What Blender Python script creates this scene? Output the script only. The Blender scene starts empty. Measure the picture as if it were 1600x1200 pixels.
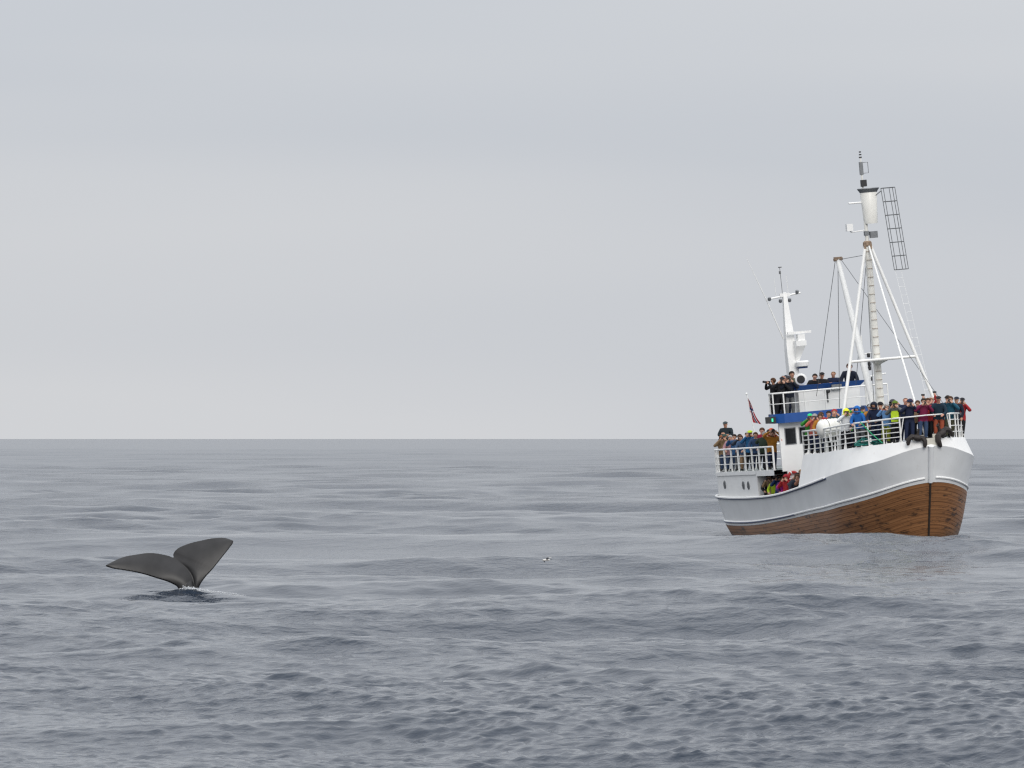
import bpy, math, random
import numpy as np
from mathutils import Vector, Matrix

# ------------------------------------------------------------------ camera, sky, sun, exposure
scene = bpy.context.scene
CAM_H = 4.47
cam_data = bpy.data.cameras.new('camera')
cam_data.lens = 200.0
cam_data.sensor_width = 36.0
cam_data.clip_start = 0.5
cam_data.clip_end = 200000.0
cam_data.dof.use_dof = True
cam_data.dof.focus_distance = 175.0
cam_data.dof.aperture_fstop = 14.0
cam = bpy.data.objects.new('camera', cam_data)
scene.collection.objects.link(cam)
cam.location = (0, 0, CAM_H)
cam.rotation_euler = (math.radians(90) + math.atan(85.5 / 8889.0), 0, 0)
scene.camera = cam

SUN_EL, SUN_AZ = math.radians(31), math.radians(168)    # azimuth clockwise from +Y (view direction): behind and right
world = bpy.data.worlds.new('World')
scene.world = world
world.use_nodes = True
wn, wl = world.node_tree.nodes, world.node_tree.links
wn.clear()


def N(nodes, t, **kw):
    n = nodes.new(t)
    for k, v in kw.items():
        setattr(n, k, v)
    return n


w_out = N(wn, 'ShaderNodeOutputWorld')
w_bg = N(wn, 'ShaderNodeBackground')
w_bg.inputs['Strength'].default_value = 0.1
w_sky = N(wn, 'ShaderNodeTexSky', sky_type='NISHITA')
w_sky.sun_disc = False
w_sky.sun_elevation = SUN_EL
w_sky.sun_rotation = SUN_AZ
w_sky.dust_density = 4.0
w_tc = N(wn, 'ShaderNodeTexCoord')
w_sep = N(wn, 'ShaderNodeSeparateXYZ')
wl.new(w_tc.outputs['Generated'], w_sep.inputs[0])
# overcast luminance: horizon * (1 + k sin(elevation)), the standard overcast distribution
w_c0 = N(wn, 'ShaderNodeClamp')
wl.new(w_sep.outputs['Z'], w_c0.inputs['Value'])
w_cl = N(wn, 'ShaderNodeMath', operation='POWER')
wl.new(w_c0.outputs[0], w_cl.inputs[0])
w_cl.inputs[1].default_value = 1.6
w_lum = N(wn, 'ShaderNodeMath', operation='MULTIPLY_ADD')
wl.new(w_cl.outputs[0], w_lum.inputs[0])
w_lum.inputs[1].default_value = 2.2
w_lum.inputs[2].default_value = 1.0
# soft flat cloud layers
w_map = N(wn, 'ShaderNodeMapping')
w_map.inputs['Scale'].default_value = (3.2, 3.2, 24.0)
w_map.inputs['Location'].default_value = (4.55, 0.4, 1.6)
wl.new(w_tc.outputs['Generated'], w_map.inputs[0])
w_noi = N(wn, 'ShaderNodeTexNoise')
w_noi.inputs['Scale'].default_value = 1.0
w_noi.inputs['Detail'].default_value = 2.0
w_noi.inputs['Roughness'].default_value = 0.42
w_noi.inputs['Distortion'].default_value = 0.3
wl.new(w_map.outputs[0], w_noi.inputs['Vector'])
w_ramp = N(wn, 'ShaderNodeValToRGB')
w_ramp.color_ramp.elements[0].position = 0.3
w_ramp.color_ramp.elements[0].color = (0.516, 0.540, 0.582, 1)
w_ramp.color_ramp.elements[1].position = 0.68
w_ramp.color_ramp.elements[1].color = (0.600, 0.610, 0.631, 1)
wl.new(w_noi.outputs['Fac'], w_ramp.inputs[0])
w_mul = N(wn, 'ShaderNodeVectorMath', operation='SCALE')
wl.new(w_ramp.outputs[0], w_mul.inputs[0])
w_l10 = N(wn, 'ShaderNodeMath', operation='MULTIPLY')
wl.new(w_lum.outputs[0], w_l10.inputs[0])
w_l10.inputs[1].default_value = 11.3
wl.new(w_l10.outputs[0], w_mul.inputs['Scale'])
w_mix = N(wn, 'ShaderNodeMix', data_type='RGBA')
w_mix.inputs[0].default_value = 0.93
wl.new(w_sky.outputs[0], w_mix.inputs[6])
wl.new(w_mul.outputs[0], w_mix.inputs[7])
wl.new(w_mix.outputs[2], w_bg.inputs['Color'])
wl.new(w_bg.outputs[0], w_out.inputs['Surface'])

sun_data = bpy.data.lights.new('sun', 'SUN')
sun_data.energy = 1.5
sun_data.angle = math.radians(28)
sun_data.color = (1.0, 0.965, 0.92)
sun = bpy.data.objects.new('sun', sun_data)
scene.collection.objects.link(sun)
sd = Vector((math.sin(SUN_AZ) * math.cos(SUN_EL), math.cos(SUN_AZ) * math.cos(SUN_EL), math.sin(SUN_EL)))
sun.rotation_euler = sd.to_track_quat('Z', 'Y').to_euler()
sun.location = (30, -40, 80)

scene.view_settings.view_transform = 'Standard'
scene.view_settings.look = 'None'
scene.view_settings.exposure = 0.0
scene.view_settings.gamma = 1.0
scene.view_settings.use_curve_mapping = False
scene.cycles.max_bounces = 6
scene.cycles.use_denoising = True
scene.cycles.denoiser = 'OPENIMAGEDENOISE'
scene.cycles.denoising_input_passes = 'RGB_ALBEDO_NORMAL'
scene.cycles.denoising_prefilter = 'NONE'      # unfiltered guides keep the fine ripples
scene.cycles.use_adaptive_sampling = False
scene.cycles.filter_width = 1.3
scene.cycles.caustics_reflective = True      # the sea throws skylight back up at the hull
scene.cycles.caustics_refractive = False

C = scene.collection
R = math.radians
random.seed(7)


# ------------------------------------------------------------------ helpers
class MB:
    """collects shapes; build() links them as one mesh object"""
    def __init__(self):
        self.v, self.f, self.m = [], [], []
        self.cur = 0

    def add(self, verts, faces):
        o = len(self.v)
        self.v += [tuple(p) for p in verts]
        for f in faces:
            self.f.append([o + i for i in f])
            self.m.append(self.cur)
        return self

    def box(self, c, size, rot=None):
        sx, sy, sz = size[0] / 2, size[1] / 2, size[2] / 2
        p = [Vector((x, y, z)) for x in (-sx, sx) for y in (-sy, sy) for z in (-sz, sz)]
        if rot is not None:
            p = [rot @ q for q in p]
        c = Vector(c)
        return self.add([q + c for q in p], [(0, 1, 3, 2), (4, 6, 7, 5), (0, 4, 5, 1), (2, 3, 7, 6), (0, 2, 6, 4), (1, 5, 7, 3)])

    def tube(self, pts, r, n=8, caps=True, r2=None):
        pts = [Vector(p) for p in pts]
        k = len(pts)
        rs = r if isinstance(r, (list, tuple)) else [r + ((r2 - r) * i / (k - 1) if r2 is not None else 0) for i in range(k)]
        vs, fs = [], []
        up = None
        for i, p in enumerate(pts):
            d = (pts[min(i + 1, k - 1)] - pts[max(i - 1, 0)]).normalized()
            if up is None:
                up = Vector((0, 0, 1)) if abs(d.z) < 0.9 else Vector((1, 0, 0))
            a = d.cross(up)
            if a.length < 1e-5:
                a = d.cross(Vector((0.3, 1, 0.2)))
            a.normalize()
            b = a.cross(d).normalized()
            up = b
            for j in range(n):
                t = 2 * math.pi * j / n
                vs.append(p + (a * math.cos(t) + b * math.sin(t)) * rs[i])
        for i in range(k - 1):
            for j in range(n):
                j2 = (j + 1) % n
                fs.append((i * n + j, i * n + j2, (i + 1) * n + j2, (i + 1) * n + j))
        if caps:
            fs.append(tuple(range(n))[::-1])
            fs.append(tuple((k - 1) * n + j for j in range(n)))
        return self.add(vs, fs)

    def lathe(self, base, axis, prof, n=20):
        """prof: list of (distance along axis, radius); the frame stays fixed so the profile may turn back inside"""
        ax = Vector(axis).normalized()
        base = Vector(base)
        u = ax.cross(Vector((0, 0, 1)) if abs(ax.z) < 0.9 else Vector((1, 0, 0))).normalized()
        w = ax.cross(u)
        vs, fs = [], []
        for d, r in prof:
            for j in range(n):
                t = 2 * math.pi * j / n
                vs.append(base + ax * d + (u * math.cos(t) + w * math.sin(t)) * max(r, 0.0005))
        for i in range(len(prof) - 1):
            for j in range(n):
                j2 = (j + 1) % n
                fs.append((i * n + j, i * n + j2, (i + 1) * n + j2, (i + 1) * n + j))
        fs.append(tuple(range(n))[::-1])
        fs.append(tuple((len(prof) - 1) * n + j for j in range(n)))
        return self.add(vs, fs)

    def grid(self, rows):
        nr, nc = len(rows), len(rows[0])
        vs = [p for r in rows for p in r]
        return self.add(vs, [(i * nc + j, i * nc + j + 1, (i + 1) * nc + j + 1, (i + 1) * nc + j) for i in range(nr - 1) for j in range(nc - 1)])

    def ball(self, c, r, n=10, m=7, sc=(1, 1, 1)):
        vs, fs = [], []
        for i in range(m + 1):
            ph = math.pi * i / m
            for j in range(n):
                t = 2 * math.pi * j / n
                vs.append((c[0] + r * sc[0] * math.sin(ph) * math.cos(t), c[1] + r * sc[1] * math.sin(ph) * math.sin(t), c[2] + r * sc[2] * math.cos(ph)))
        for i in range(m):
            for j in range(n):
                j2 = (j + 1) % n
                fs.append((i * n + j, (i + 1) * n + j, (i + 1) * n + j2, i * n + j2))
        return self.add(vs, fs)

    def mesh(self, name, mats, smooth=True, angle=40):
        me = bpy.data.meshes.new(name)
        me.from_pydata(self.v, [], self.f)
        for m in (mats if isinstance(mats, (list, tuple)) else [mats]):
            me.materials.append(m)
        me.polygons.foreach_set('material_index', self.m)
        me.validate()
        if smooth:
            me.polygons.foreach_set('use_smooth', [True] * len(me.polygons))
            try:
                me.set_sharp_from_angle(angle=R(angle))
            except Exception:
                pass
        me.update()
        return me

    def build(self, name, mats, parent=None, smooth=True, angle=40):
        o = bpy.data.objects.new(name, self.mesh(name, mats, smooth, angle))
        C.objects.link(o)
        o.parent = parent
        return o


def tag(o, label=None, cat=None, group=None, kind=None):
    if label: o['label'] = label
    if cat: o['category'] = cat
    if group: o['group'] = group
    if kind: o['kind'] = kind
    return o


def empty(name, M=None):
    o = bpy.data.objects.new(name, None)
    o.empty_display_size = 0.3
    C.objects.link(o)
    if M is not None:
        o.matrix_world = M
    return o


_mats = {}


def mat(name, col, rough=0.5, noise=0.0, nscale=6.0, metal=0.0, spec=0.5, bump=0.0, stain=None, stain_amt=0.0, stretch=(1, 1, 1), emit=None):
    """procedural paint / cloth / metal: base colour with tonal noise, optional stains and fine relief"""
    if name in _mats:
        return _mats[name]
    m = bpy.data.materials.new(name)
    m.use_nodes = True
    nt = m.node_tree
    n, l = nt.nodes, nt.links
    b = n['Principled BSDF']
    b.inputs['Roughness'].default_value = rough
    b.inputs['Metallic'].default_value = metal
    b.inputs['Specular IOR Level'].default_value = spec
    tc = n.new('ShaderNodeTexCoord')
    mp = n.new('ShaderNodeMapping')
    mp.inputs['Scale'].default_value = stretch
    l.new(tc.outputs['Object'], mp.inputs[0])
    nz = n.new('ShaderNodeTexNoise')
    nz.inputs['Scale'].default_value = nscale
    nz.inputs['Detail'].default_value = 5
    l.new(mp.outputs[0], nz.inputs['Vector'])
    rp = n.new('ShaderNodeValToRGB')
    a, c = 1 - noise, 1 + noise * 0.6
    rp.color_ramp.elements[0].position = 0.3
    rp.color_ramp.elements[1].position = 0.7
    rp.color_ramp.elements[0].color = (col[0] * a, col[1] * a, col[2] * a, 1)
    rp.color_ramp.elements[1].color = (min(col[0] * c, .95), min(col[1] * c, .95), min(col[2] * c, .95), 1)
    l.new(nz.outputs['Fac'], rp.inputs[0])
    cur = rp.outputs[0]
    if stain is not None:
        mp2 = n.new('ShaderNodeMapping')
        mp2.inputs['Scale'].default_value = (3.6, 3.6, 0.32)
        l.new(tc.outputs['Object'], mp2.inputs[0])
        n2 = n.new('ShaderNodeTexNoise')
        n2.inputs['Scale'].default_value = 2.6
        n2.inputs['Detail'].default_value = 8
        n2.inputs['Roughness'].default_value = 0.65
        l.new(mp2.outputs[0], n2.inputs['Vector'])
        r2 = n.new('ShaderNodeMapRange')
        r2.inputs['From Min'].default_value = 0.60
        r2.inputs['From Max'].default_value = 0.78
        r2.inputs['To Max'].default_value = stain_amt
        l.new(n2.outputs['Fac'], r2.inputs['Value'])
        mx = n.new('ShaderNodeMix')
        mx.data_type = 'RGBA'
        l.new(r2.outputs[0], mx.inputs[0])
        l.new(cur, mx.inputs[6])
        mx.inputs[7].default_value = (*stain, 1)
        cur = mx.outputs[2]
    l.new(cur, b.inputs['Base Color'])
    if bump:
        bp = n.new('ShaderNodeBump')
        bp.inputs['Strength'].default_value = bump
        bp.inputs['Distance'].default_value = 0.02
        l.new(nz.outputs['Fac'], bp.inputs['Height'])
        l.new(bp.outputs[0], b.inputs['Normal'])
    if emit:
        b.inputs['Emission Color'].default_value = (*emit[:3], 1)
        b.inputs['Emission Strength'].default_value = emit[3]
    _mats[name] = m
    return m


RUST = (0.16, 0.075, 0.03)
M_WHITE = mat('white_paint', (0.83, 0.83, 0.815), 0.38, 0.05, 1.3, stain=(0.45, 0.37, 0.27), stain_amt=0.4)
M_HULLW = mat('hull_white_paint', (0.76, 0.772, 0.775), 0.40, 0.08, 0.9, bump=.35, stain=(0.42, 0.36, 0.28), stain_amt=0.45)
M_CREAM = mat('aged_mast_paint', (0.76, 0.75, 0.70), 0.5, 0.08, 4, stain=RUST, stain_amt=0.55)
M_TUBE = mat('white_tube_paint', (0.78, 0.78, 0.76), 0.4, 0.05, 5, stain=(0.5, 0.42, 0.3), stain_amt=0.4)
M_BLUE = mat('blue_paint', (0.012, 0.075, 0.29), 0.4, 0.1, 2)
M_NAVY = mat('navy_trim_paint', (0.014, 0.03, 0.10), 0.4, 0.1, 4)
M_RUSTY = mat('rusty_steel', (0.28, 0.20, 0.14), 0.8, 0.4, 14)
M_GREY = mat('grey_galvanised_steel', (0.20, 0.21, 0.22), 0.5, 0.15, 9, metal=0.3)
M_WIRE = mat('steel_wire', (0.12, 0.125, 0.13), 0.5, 0.1, 20, metal=0.4)
M_DARK = mat('dark_metal', (0.02, 0.02, 0.022), 0.55, 0.2, 10)
M_ANCHOR = mat('weathered_anchor_iron', (0.028, 0.022, 0.02), 0.7, 0.45, 9, bump=0.4, stain=(0.09, 0.045, 0.025), stain_amt=0.7)
M_GLASS = mat('dark_window_glass', (0.012, 0.013, 0.016), 0.06, 0.1, 3)
M_DECK = mat('deck_grey_paint', (0.22, 0.25, 0.24), 0.7, 0.15, 3)
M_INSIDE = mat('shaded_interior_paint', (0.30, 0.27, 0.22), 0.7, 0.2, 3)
M_STEMD = mat('tarred_stem_timber', (0.030, 0.020, 0.014), 0.6, 0.3, 8)
M_RAFT = mat('raft_fibreglass', (0.80, 0.79, 0.74), 0.35, 0.05, 3, stain=(0.5, 0.42, 0.3), stain_amt=0.3)
M_RED = mat('red_plastic', (0.42, 0.03, 0.025), 0.5, 0.1, 5)
M_ORANGE = mat('orange_plastic', (0.65, 0.12, 0.03), 0.5, 0.1, 5)


def wood_material():
    m = bpy.data.materials.new('varnished_hull_timber')
    m.use_nodes = True
    n, l = m.node_tree.nodes, m.node_tree.links
    b = n['Principled BSDF']
    b.inputs['Roughness'].default_value = 0.42
    tc, oi = n.new('ShaderNodeTexCoord'), n.new('ShaderNodeObjectInfo')
    mp = n.new('ShaderNodeMapping')
    mp.inputs['Scale'].default_value = (0.22, 1.6, 1.0)      # grain runs along each plank
    l.new(tc.outputs['UV'], mp.inputs[0])
    g = n.new('ShaderNodeTexNoise')
    g.inputs['Scale'].default_value = 2.4
    g.inputs['Detail'].default_value = 7
    g.inputs['Roughness'].default_value = 0.6
    l.new(mp.outputs[0], g.inputs['Vector'])
    rp = n.new('ShaderNodeValToRGB')
    e = rp.color_ramp.elements
    e[0].position, e[0].color = 0.28, (0.125, 0.054, 0.022, 1)
    e[1].position, e[1].color = 0.75, (0.38, 0.188, 0.082, 1)
    x = e.new(0.52)
    x.color = (0.262, 0.118, 0.047, 1)
    l.new(g.outputs['Fac'], rp.inputs[0])
    # plank to plank tone
    mr = n.new('ShaderNodeMapRange')
    mr.inputs['To Min'].default_value, mr.inputs['To Max'].default_value = 0.91, 1.09
    l.new(oi.outputs['Random'], mr.inputs['Value'])
    sc = n.new('ShaderNodeVectorMath')
    sc.operation = 'SCALE'
    l.new(rp.outputs[0], sc.inputs[0])
    l.new(mr.outputs[0], sc.inputs['Scale'])
    # dark worn patches where the varnish is gone
    mp2 = n.new('ShaderNodeMapping')
    mp2.inputs['Scale'].default_value = (0.8, 0.8, 2.6)
    l.new(tc.outputs['Object'], mp2.inputs[0])
    d = n.new('ShaderNodeTexNoise')
    d.inputs['Scale'].default_value = 1.5
    d.inputs['Detail'].default_value = 9
    d.inputs['Roughness'].default_value = 0.72
    l.new(mp2.outputs[0], d.inputs['Vector'])
    dr = n.new('ShaderNodeMapRange')
    dr.inputs['From Min'].default_value, dr.inputs['From Max'].default_value = 0.535, 0.62
    dr.inputs['To Max'].default_value = 0.9
    l.new(d.outputs['Fac'], dr.inputs['Value'])
    mx = n.new('ShaderNodeMix')
    mx.data_type = 'RGBA'
    l.new(dr.outputs[0], mx.inputs[0])
    l.new(sc.outputs[0], mx.inputs[6])
    mx.inputs[7].default_value = (0.030, 0.018, 0.012, 1)
    # wet, weedy band along the waterline with a ragged upper edge
    sz = n.new('ShaderNodeSeparateXYZ')
    l.new(tc.outputs['Object'], sz.inputs[0])
    ed = n.new('ShaderNodeMath')
    ed.operation = 'MULTIPLY_ADD'
    l.new(d.outputs['Fac'], ed.inputs[0])
    ed.inputs[1].default_value = -0.9
    l.new(sz.outputs['Z'], ed.inputs[2])
    wr = n.new('ShaderNodeMapRange')
    wr.inputs['From Min'].default_value, wr.inputs['From Max'].default_value = -0.30, 0.12
    wr.inputs['To Min'].default_value, wr.inputs['To Max'].default_value = 0.6, 0.0
    l.new(ed.outputs[0], wr.inputs['Value'])
    mw = n.new('ShaderNodeMix')
    mw.data_type = 'RGBA'
    l.new(wr.outputs[0], mw.inputs[0])
    l.new(mx.outputs[2], mw.inputs[6])
    mw.inputs[7].default_value = (0.05, 0.032, 0.018, 1)
    l.new(mw.outputs[2], b.inputs['Base Color'])
    bp = n.new('ShaderNodeBump')
    bp.inputs['Strength'].default_value = 0.25
    bp.inputs['Distance'].default_value = 0.01
    l.new(g.outputs['Fac'], bp.inputs['Height'])
    l.new(bp.outputs[0], b.inputs['Normal'])
    return m


M_WOOD = wood_material()

# ------------------------------------------------------------------ the sea
WD = (-9.4, 168.0)     # where the whale dives
rng = np.random.default_rng(11)
_NW = 150
_lam = np.exp(np.linspace(math.log(0.22), math.log(62), _NW)) * rng.uniform(0.97, 1.03, _NW)
_dir = R(250) + rng.normal(0, 1, _NW) * np.interp(np.log(_lam), [math.log(0.22), math.log(0.9), math.log(3), math.log(62)], [1.25, 0.9, 0.5, 0.3])
_k = 2 * math.pi / _lam
_slope = np.interp(np.log(_lam), np.log([0.22, 0.4, 0.8, 1.5, 3, 10, 30, 62]), [0.092, 0.066, 0.021, 0.0145, 0.0185, 0.0170, 0.0110, 0.0072])
_amp = _slope / _k * 1.0
_ph = np.random.default_rng(1125).uniform(0, 2 * math.pi, _NW)


def gust(x, y):
    """slow patches of rougher and calmer water"""
    return (0.95 + 0.30 * np.sin(x * 0.11 + 0.031 * y + 1.3) * np.sin(y * 0.047 - 0.02 * x + 0.4)
            + 0.38 * np.sin(0.043 * y + 0.03 * x + 2.0 + 1.2 * np.sin(0.05 * x)) + 0.18 * np.sin(x * 0.31 - y * 0.09) * np.sin(y * 0.13 + 0.7))


def swirl(x, y):
    """mean level, the low hump thrown up in front of the diving whale and the trough the bow is standing in"""
    dx, dy = x - WD[0], y - WD[1]
    return 0.32 * np.exp(-((dx / 2.6) ** 2 + ((dy + 0.5) / 1.1) ** 2)) + 0.05 * np.exp(-((dx / 4.5) ** 2 + ((dy + 3.0) / 1.2) ** 2)) \
        - 0.10 - 0.17 * np.exp(-(((x - 16.5) / 7.5) ** 2 + ((y - 243.0) / 7.0) ** 2))


def sea_mesh():
    r = [2.0]
    for lim, k in ((66, 1.06), (110, 1.00115), (170, 1.0014), (480, 1.0016), (900, 1.003), (2400, 1.007)):
        while r[-1] < lim:
            r.append(r[-1] * k)
    while r[-1] < 70000: r.append(r[-1] * 1.05)
    r = np.array(r)
    dr = np.gradient(r)
    fine = R(6.0)
    a = np.concatenate([np.linspace(-math.pi, -R(30), 18)[:-1], np.linspace(-R(30), -fine, 30)[:-1], np.linspace(-fine, fine, 490),
                        np.linspace(fine, R(30), 30)[1:], np.linspace(R(30), math.pi, 18)[1:]])
    da = np.gradient(a)
    X = np.outer(r, np.sin(a)).astype(np.float32)
    Y = np.outer(r, np.cos(a)).astype(np.float32)
    # each wave is kept only where the sheet is fine enough to carry it
    step = np.maximum(dr[:, None] * np.ones_like(a)[None, :] * 0.8, r[:, None] * da[None, :]).astype(np.float32)
    Z = np.zeros_like(X)
    DX = np.zeros_like(X)
    DY = np.zeros_like(X)
    G = np.clip(gust(X, Y), 0.3, 1.9)
    least = step.min(1)
    for i in range(_NW):
        near = slice(0, int(np.searchsorted(least, _lam[i] / 2.2)))
        w = np.clip((_lam[i] / step[near] - 2.2) / 2.0, 0, 1) * np.float32(_amp[i])
        if _lam[i] < 6:
            w = w * G[near]
        kx, ky = _k[i] * math.cos(_dir[i]), _k[i] * math.sin(_dir[i])
        th = np.float32(kx) * X[near] + np.float32(ky) * Y[near] + np.float32(_ph[i])
        c = np.cos(th)
        Z[near] += w * np.sin(th)
        q = np.float32(0.95) * w * c
        DX[near] += q * np.float32(math.cos(_dir[i]))
        DY[near] += q * np.float32(math.sin(_dir[i]))
    Z += swirl(X, Y)
    co = np.stack([X + DX, Y + DY, Z], -1).reshape(-1, 3)
    nr, nc = len(r), len(a)
    idx = np.arange(nr * nc).reshape(nr, nc)
    q = np.stack([idx[:-1, :-1], idx[:-1, 1:], idx[1:, 1:], idx[1:, :-1]], -1).reshape(-1, 4)[:, ::-1]
    me = bpy.data.meshes.new('sea')
    me.vertices.add(len(co))
    me.vertices.foreach_set('co', co.astype(np.float32).ravel())
    me.loops.add(q.size)
    me.loops.foreach_set('vertex_index', q.astype(np.int32).ravel())
    me.polygons.add(len(q))
    me.polygons.foreach_set('loop_start', np.arange(0, q.size, 4, dtype=np.int32))
    me.polygons.foreach_set('use_smooth', np.ones(len(q), dtype=bool))
    me.update()
    return me


def sea_z(x, y):
    z = float(swirl(x, y))
    g = float(np.clip(gust(np.array(x), np.array(y)), 0.3, 1.9))
    for i in range(_NW):
        if _lam[i] > 1.2:
            z += _amp[i] * (g if _lam[i] < 6 else 1) * math.sin(_k[i] * (math.cos(_dir[i]) * x + math.sin(_dir[i]) * y) + _ph[i])
    return z


def water_material():
    m = bpy.data.materials.new('grey_sea_water')
    m.use_nodes = True
    n, l = m.node_tree.nodes, m.node_tree.links
    b = n['Principled BSDF']
    b.inputs['Base Color'].default_value = (0.009, 0.018, 0.033, 1)
    b.inputs['Roughness'].default_value = 0.06
    b.inputs['IOR'].default_value = 1.333
    tc = n.new('ShaderNodeTexCoord')
    # farther out the wind has ruffled the water more
    sx = n.new('ShaderNodeSeparateXYZ')
    l.new(tc.outputs['Object'], sx.inputs[0])
    rr = n.new('ShaderNodeMapRange')
    rr.inputs['From Min'].default_value, rr.inputs['From Max'].default_value = 120, 900
    rr.inputs['To Min'].default_value, rr.inputs['To Max'].default_value = 0.05, 0.17
    l.new(sx.outputs['Y'], rr.inputs['Value'])
    l.new(rr.outputs[0], b.inputs['Roughness'])
    hs = []
    for sc, st, det, rot in ((0.8, (1.0, 1.5, 1), 3, 0.25), (3.2, (1.0, 1.25, 1), 3, -0.3), (11.0, (1.0, 1.2, 1), 2, 0.2)):
        mp = n.new('ShaderNodeMapping')
        mp.inputs['Scale'].default_value = st
        mp.inputs['Rotation'].default_value = (0, 0, rot)
        l.new(tc.outputs['Object'], mp.inputs[0])
        z = n.new('ShaderNodeTexNoise')
        z.inputs['Scale'].default_value = sc
        z.inputs['Detail'].default_value = det
        z.inputs['Roughness'].default_value = 0.55
        z.inputs['Distortion'].default_value = 0.0
        l.new(mp.outputs[0], z.inputs['Vector'])
        hs.append(z)
    # wind patches make the ripples stronger or weaker
    pz = n.new('ShaderNodeTexNoise')
    pz.inputs['Scale'].default_value = 0.05
    pz.inputs['Detail'].default_value = 3
    l.new(tc.outputs['Object'], pz.inputs['Vector'])
    pr = n.new('ShaderNodeMapRange')
    pr.inputs['From Min'].default_value, pr.inputs['From Max'].default_value = 0.35, 0.65
    pr.inputs['To Min'].default_value, pr.inputs['To Max'].default_value = 0.35, 1.0
    l.new(pz.outputs['Fac'], pr.inputs['Value'])
    prev = None
    for z, dist in zip(hs, (0.10, 0.05, 0.014)):
        bp = n.new('ShaderNodeBump')
        bp.inputs['Distance'].default_value = dist
        l.new(pr.outputs[0], bp.inputs['Strength'])
        l.new(z.outputs['Fac'], bp.inputs['Height'])
        if prev is not None:
            l.new(prev.outputs[0], bp.inputs['Normal'])
        prev = bp
    l.new(prev.outputs[0], b.inputs['Normal'])
    return m


M_SEA = water_material()
sea = bpy.data.objects.new('sea', sea_mesh())
sea.data.materials.append(M_SEA)
C.objects.link(sea)
tag(sea, 'grey rippled open sea reaching the horizon', 'sea', kind='structure')

# ------------------------------------------------------------------ the boat: s runs aft from the stem at the waterline, y to port, z up
THETA, HEEL = R(12.8), R(5.0)
BOAT = Matrix.Translation((18.33, 250.0, -0.06)) @ Matrix.Rotation(THETA - math.pi / 2, 4, 'Z') @ Matrix.Rotation(HEEL, 4, 'X')
boat = empty('fishing_boat', BOAT)
tag(boat, 'white and varnished timber fishing boat crowded with passengers, tall mast at its bow', 'boat')


def P(s, y, z):
    return Vector((-s, y, z))


def curve(tab):
    xs = np.array([t[0] for t in tab], float)
    ys = np.array([t[1] for t in tab], float)
    m = np.gradient(ys, xs)

    def f(x):
        x = min(max(x, xs[0]), xs[-1])
        i = min(int(np.searchsorted(xs, x, 'right')) - 1, len(xs) - 2)
        h = xs[i + 1] - xs[i]
        t = (x - xs[i]) / h
        return float((2 * t**3 - 3 * t**2 + 1) * ys[i] + (t**3 - 2 * t**2 + t) * h * m[i] + (-2 * t**3 + 3 * t**2) * ys[i + 1] + (t**3 - t**2) * h * m[i + 1])
    return f


Z_WOOD = curve([(-0.92, 2.62), (0.3, 2.26), (3.9, 1.72), (8.5, 1.36), (13.7, 0.98), (19, 0.70), (23, 0.66), (27, 0.78)])
Z_KNUC = curve([(-1.5, 4.22), (-0.6, 3.86), (1.2, 3.50), (4.6, 3.06), (9.0, 2.58), (13, 2.22), (17, 2.06), (21, 2.0), (27, 2.08)])
Z_BULW = curve([(-1.5, 4.52), (2, 4.36), (5, 4.20), (9.2, 4.05)])
S_BREAK = 9.1
WOOD_L = dict(s0=-0.92, s1=26.5, W=2.98, Lb=6.0, La=4.2)
KNUC_L = dict(s0=-1.5, s1=26.9, W=3.2, Lb=5.4, La=4.0)


def half(s, s0, s1, W, Lb, La):
    if s < s0 + Lb:
        u = min(1, max(0, (s0 + Lb - s) / Lb))
        return W * max(0, 1 - u ** 2.1) ** 0.56
    if s > s1 - La:
        u = min(1, max(0, (s - (s1 - La)) / La))
        return W * max(0, 1 - u ** 2.3) ** 0.5
    return W


NS = 110
FR = [0.5 - 0.5 * math.cos(math.pi * (i / (NS - 1))) for i in range(NS)]
FR = [0.55 * f + 0.45 * (i / (NS - 1)) for i, f in enumerate(FR)]


def refine(fr):   # crowd stations at both ends where the plan curves
    out = []
    for f in fr:
        out.append(f)
    extra = [0.0005, 0.0015, 0.003, 0.005, 0.0075]
    return sorted(set(out + extra + [1 - e for e in extra]))


FR = refine(FR)


def wood_pt(f, v, sgn, out=0.0):
    """v = 1 at the top of the planking, 0 at 3.4 m below it, following the sheer"""
    s0 = WOOD_L['s0'] + (1 - v) * 1.35
    s1 = WOOD_L['s1'] - (1 - v) * 2.2
    s = s0 + (s1 - s0) * f
    sw = WOOD_L['s0'] + (WOOD_L['s1'] - WOOD_L['s0']) * f
    w = half(sw, **WOOD_L)
    bow = max(0.0, 1 - f / 0.35)
    stern = max(0.0, (f - 0.75) / 0.25)
    q = 1 - v
    g = (1 - 0.24 * q - 0.12 * q * q) * bow + (1 - bow) * (1 - 0.10 * q - 0.55 * q ** 3 - stern * 0.5 * q)
    return P(s, sgn * (w * g + out), Z_WOOD(sw) - 3.4 * q)


def side_pt(f, v, sgn, out=0.0):
    """white topside between planking (v = 0) and knuckle (v = 1)"""
    sa = WOOD_L['s0'] + (WOOD_L['s1'] - WOOD_L['s0']) * f
    sb = KNUC_L['s0'] + (KNUC_L['s1'] - KNUC_L['s0']) * f
    ya, yb = half(sa, **WOOD_L), half(sb, **KNUC_L)
    y = ya + (yb - ya) * v ** 1.25
    return P(sa + (sb - sa) * v, sgn * (y + out), Z_WOOD(sa) + 0.01 + (Z_KNUC(sb) - Z_WOOD(sa)) * v)


def f_of(s, L=KNUC_L):
    return (s - L['s0']) / (L['s1'] - L['s0'])


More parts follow.
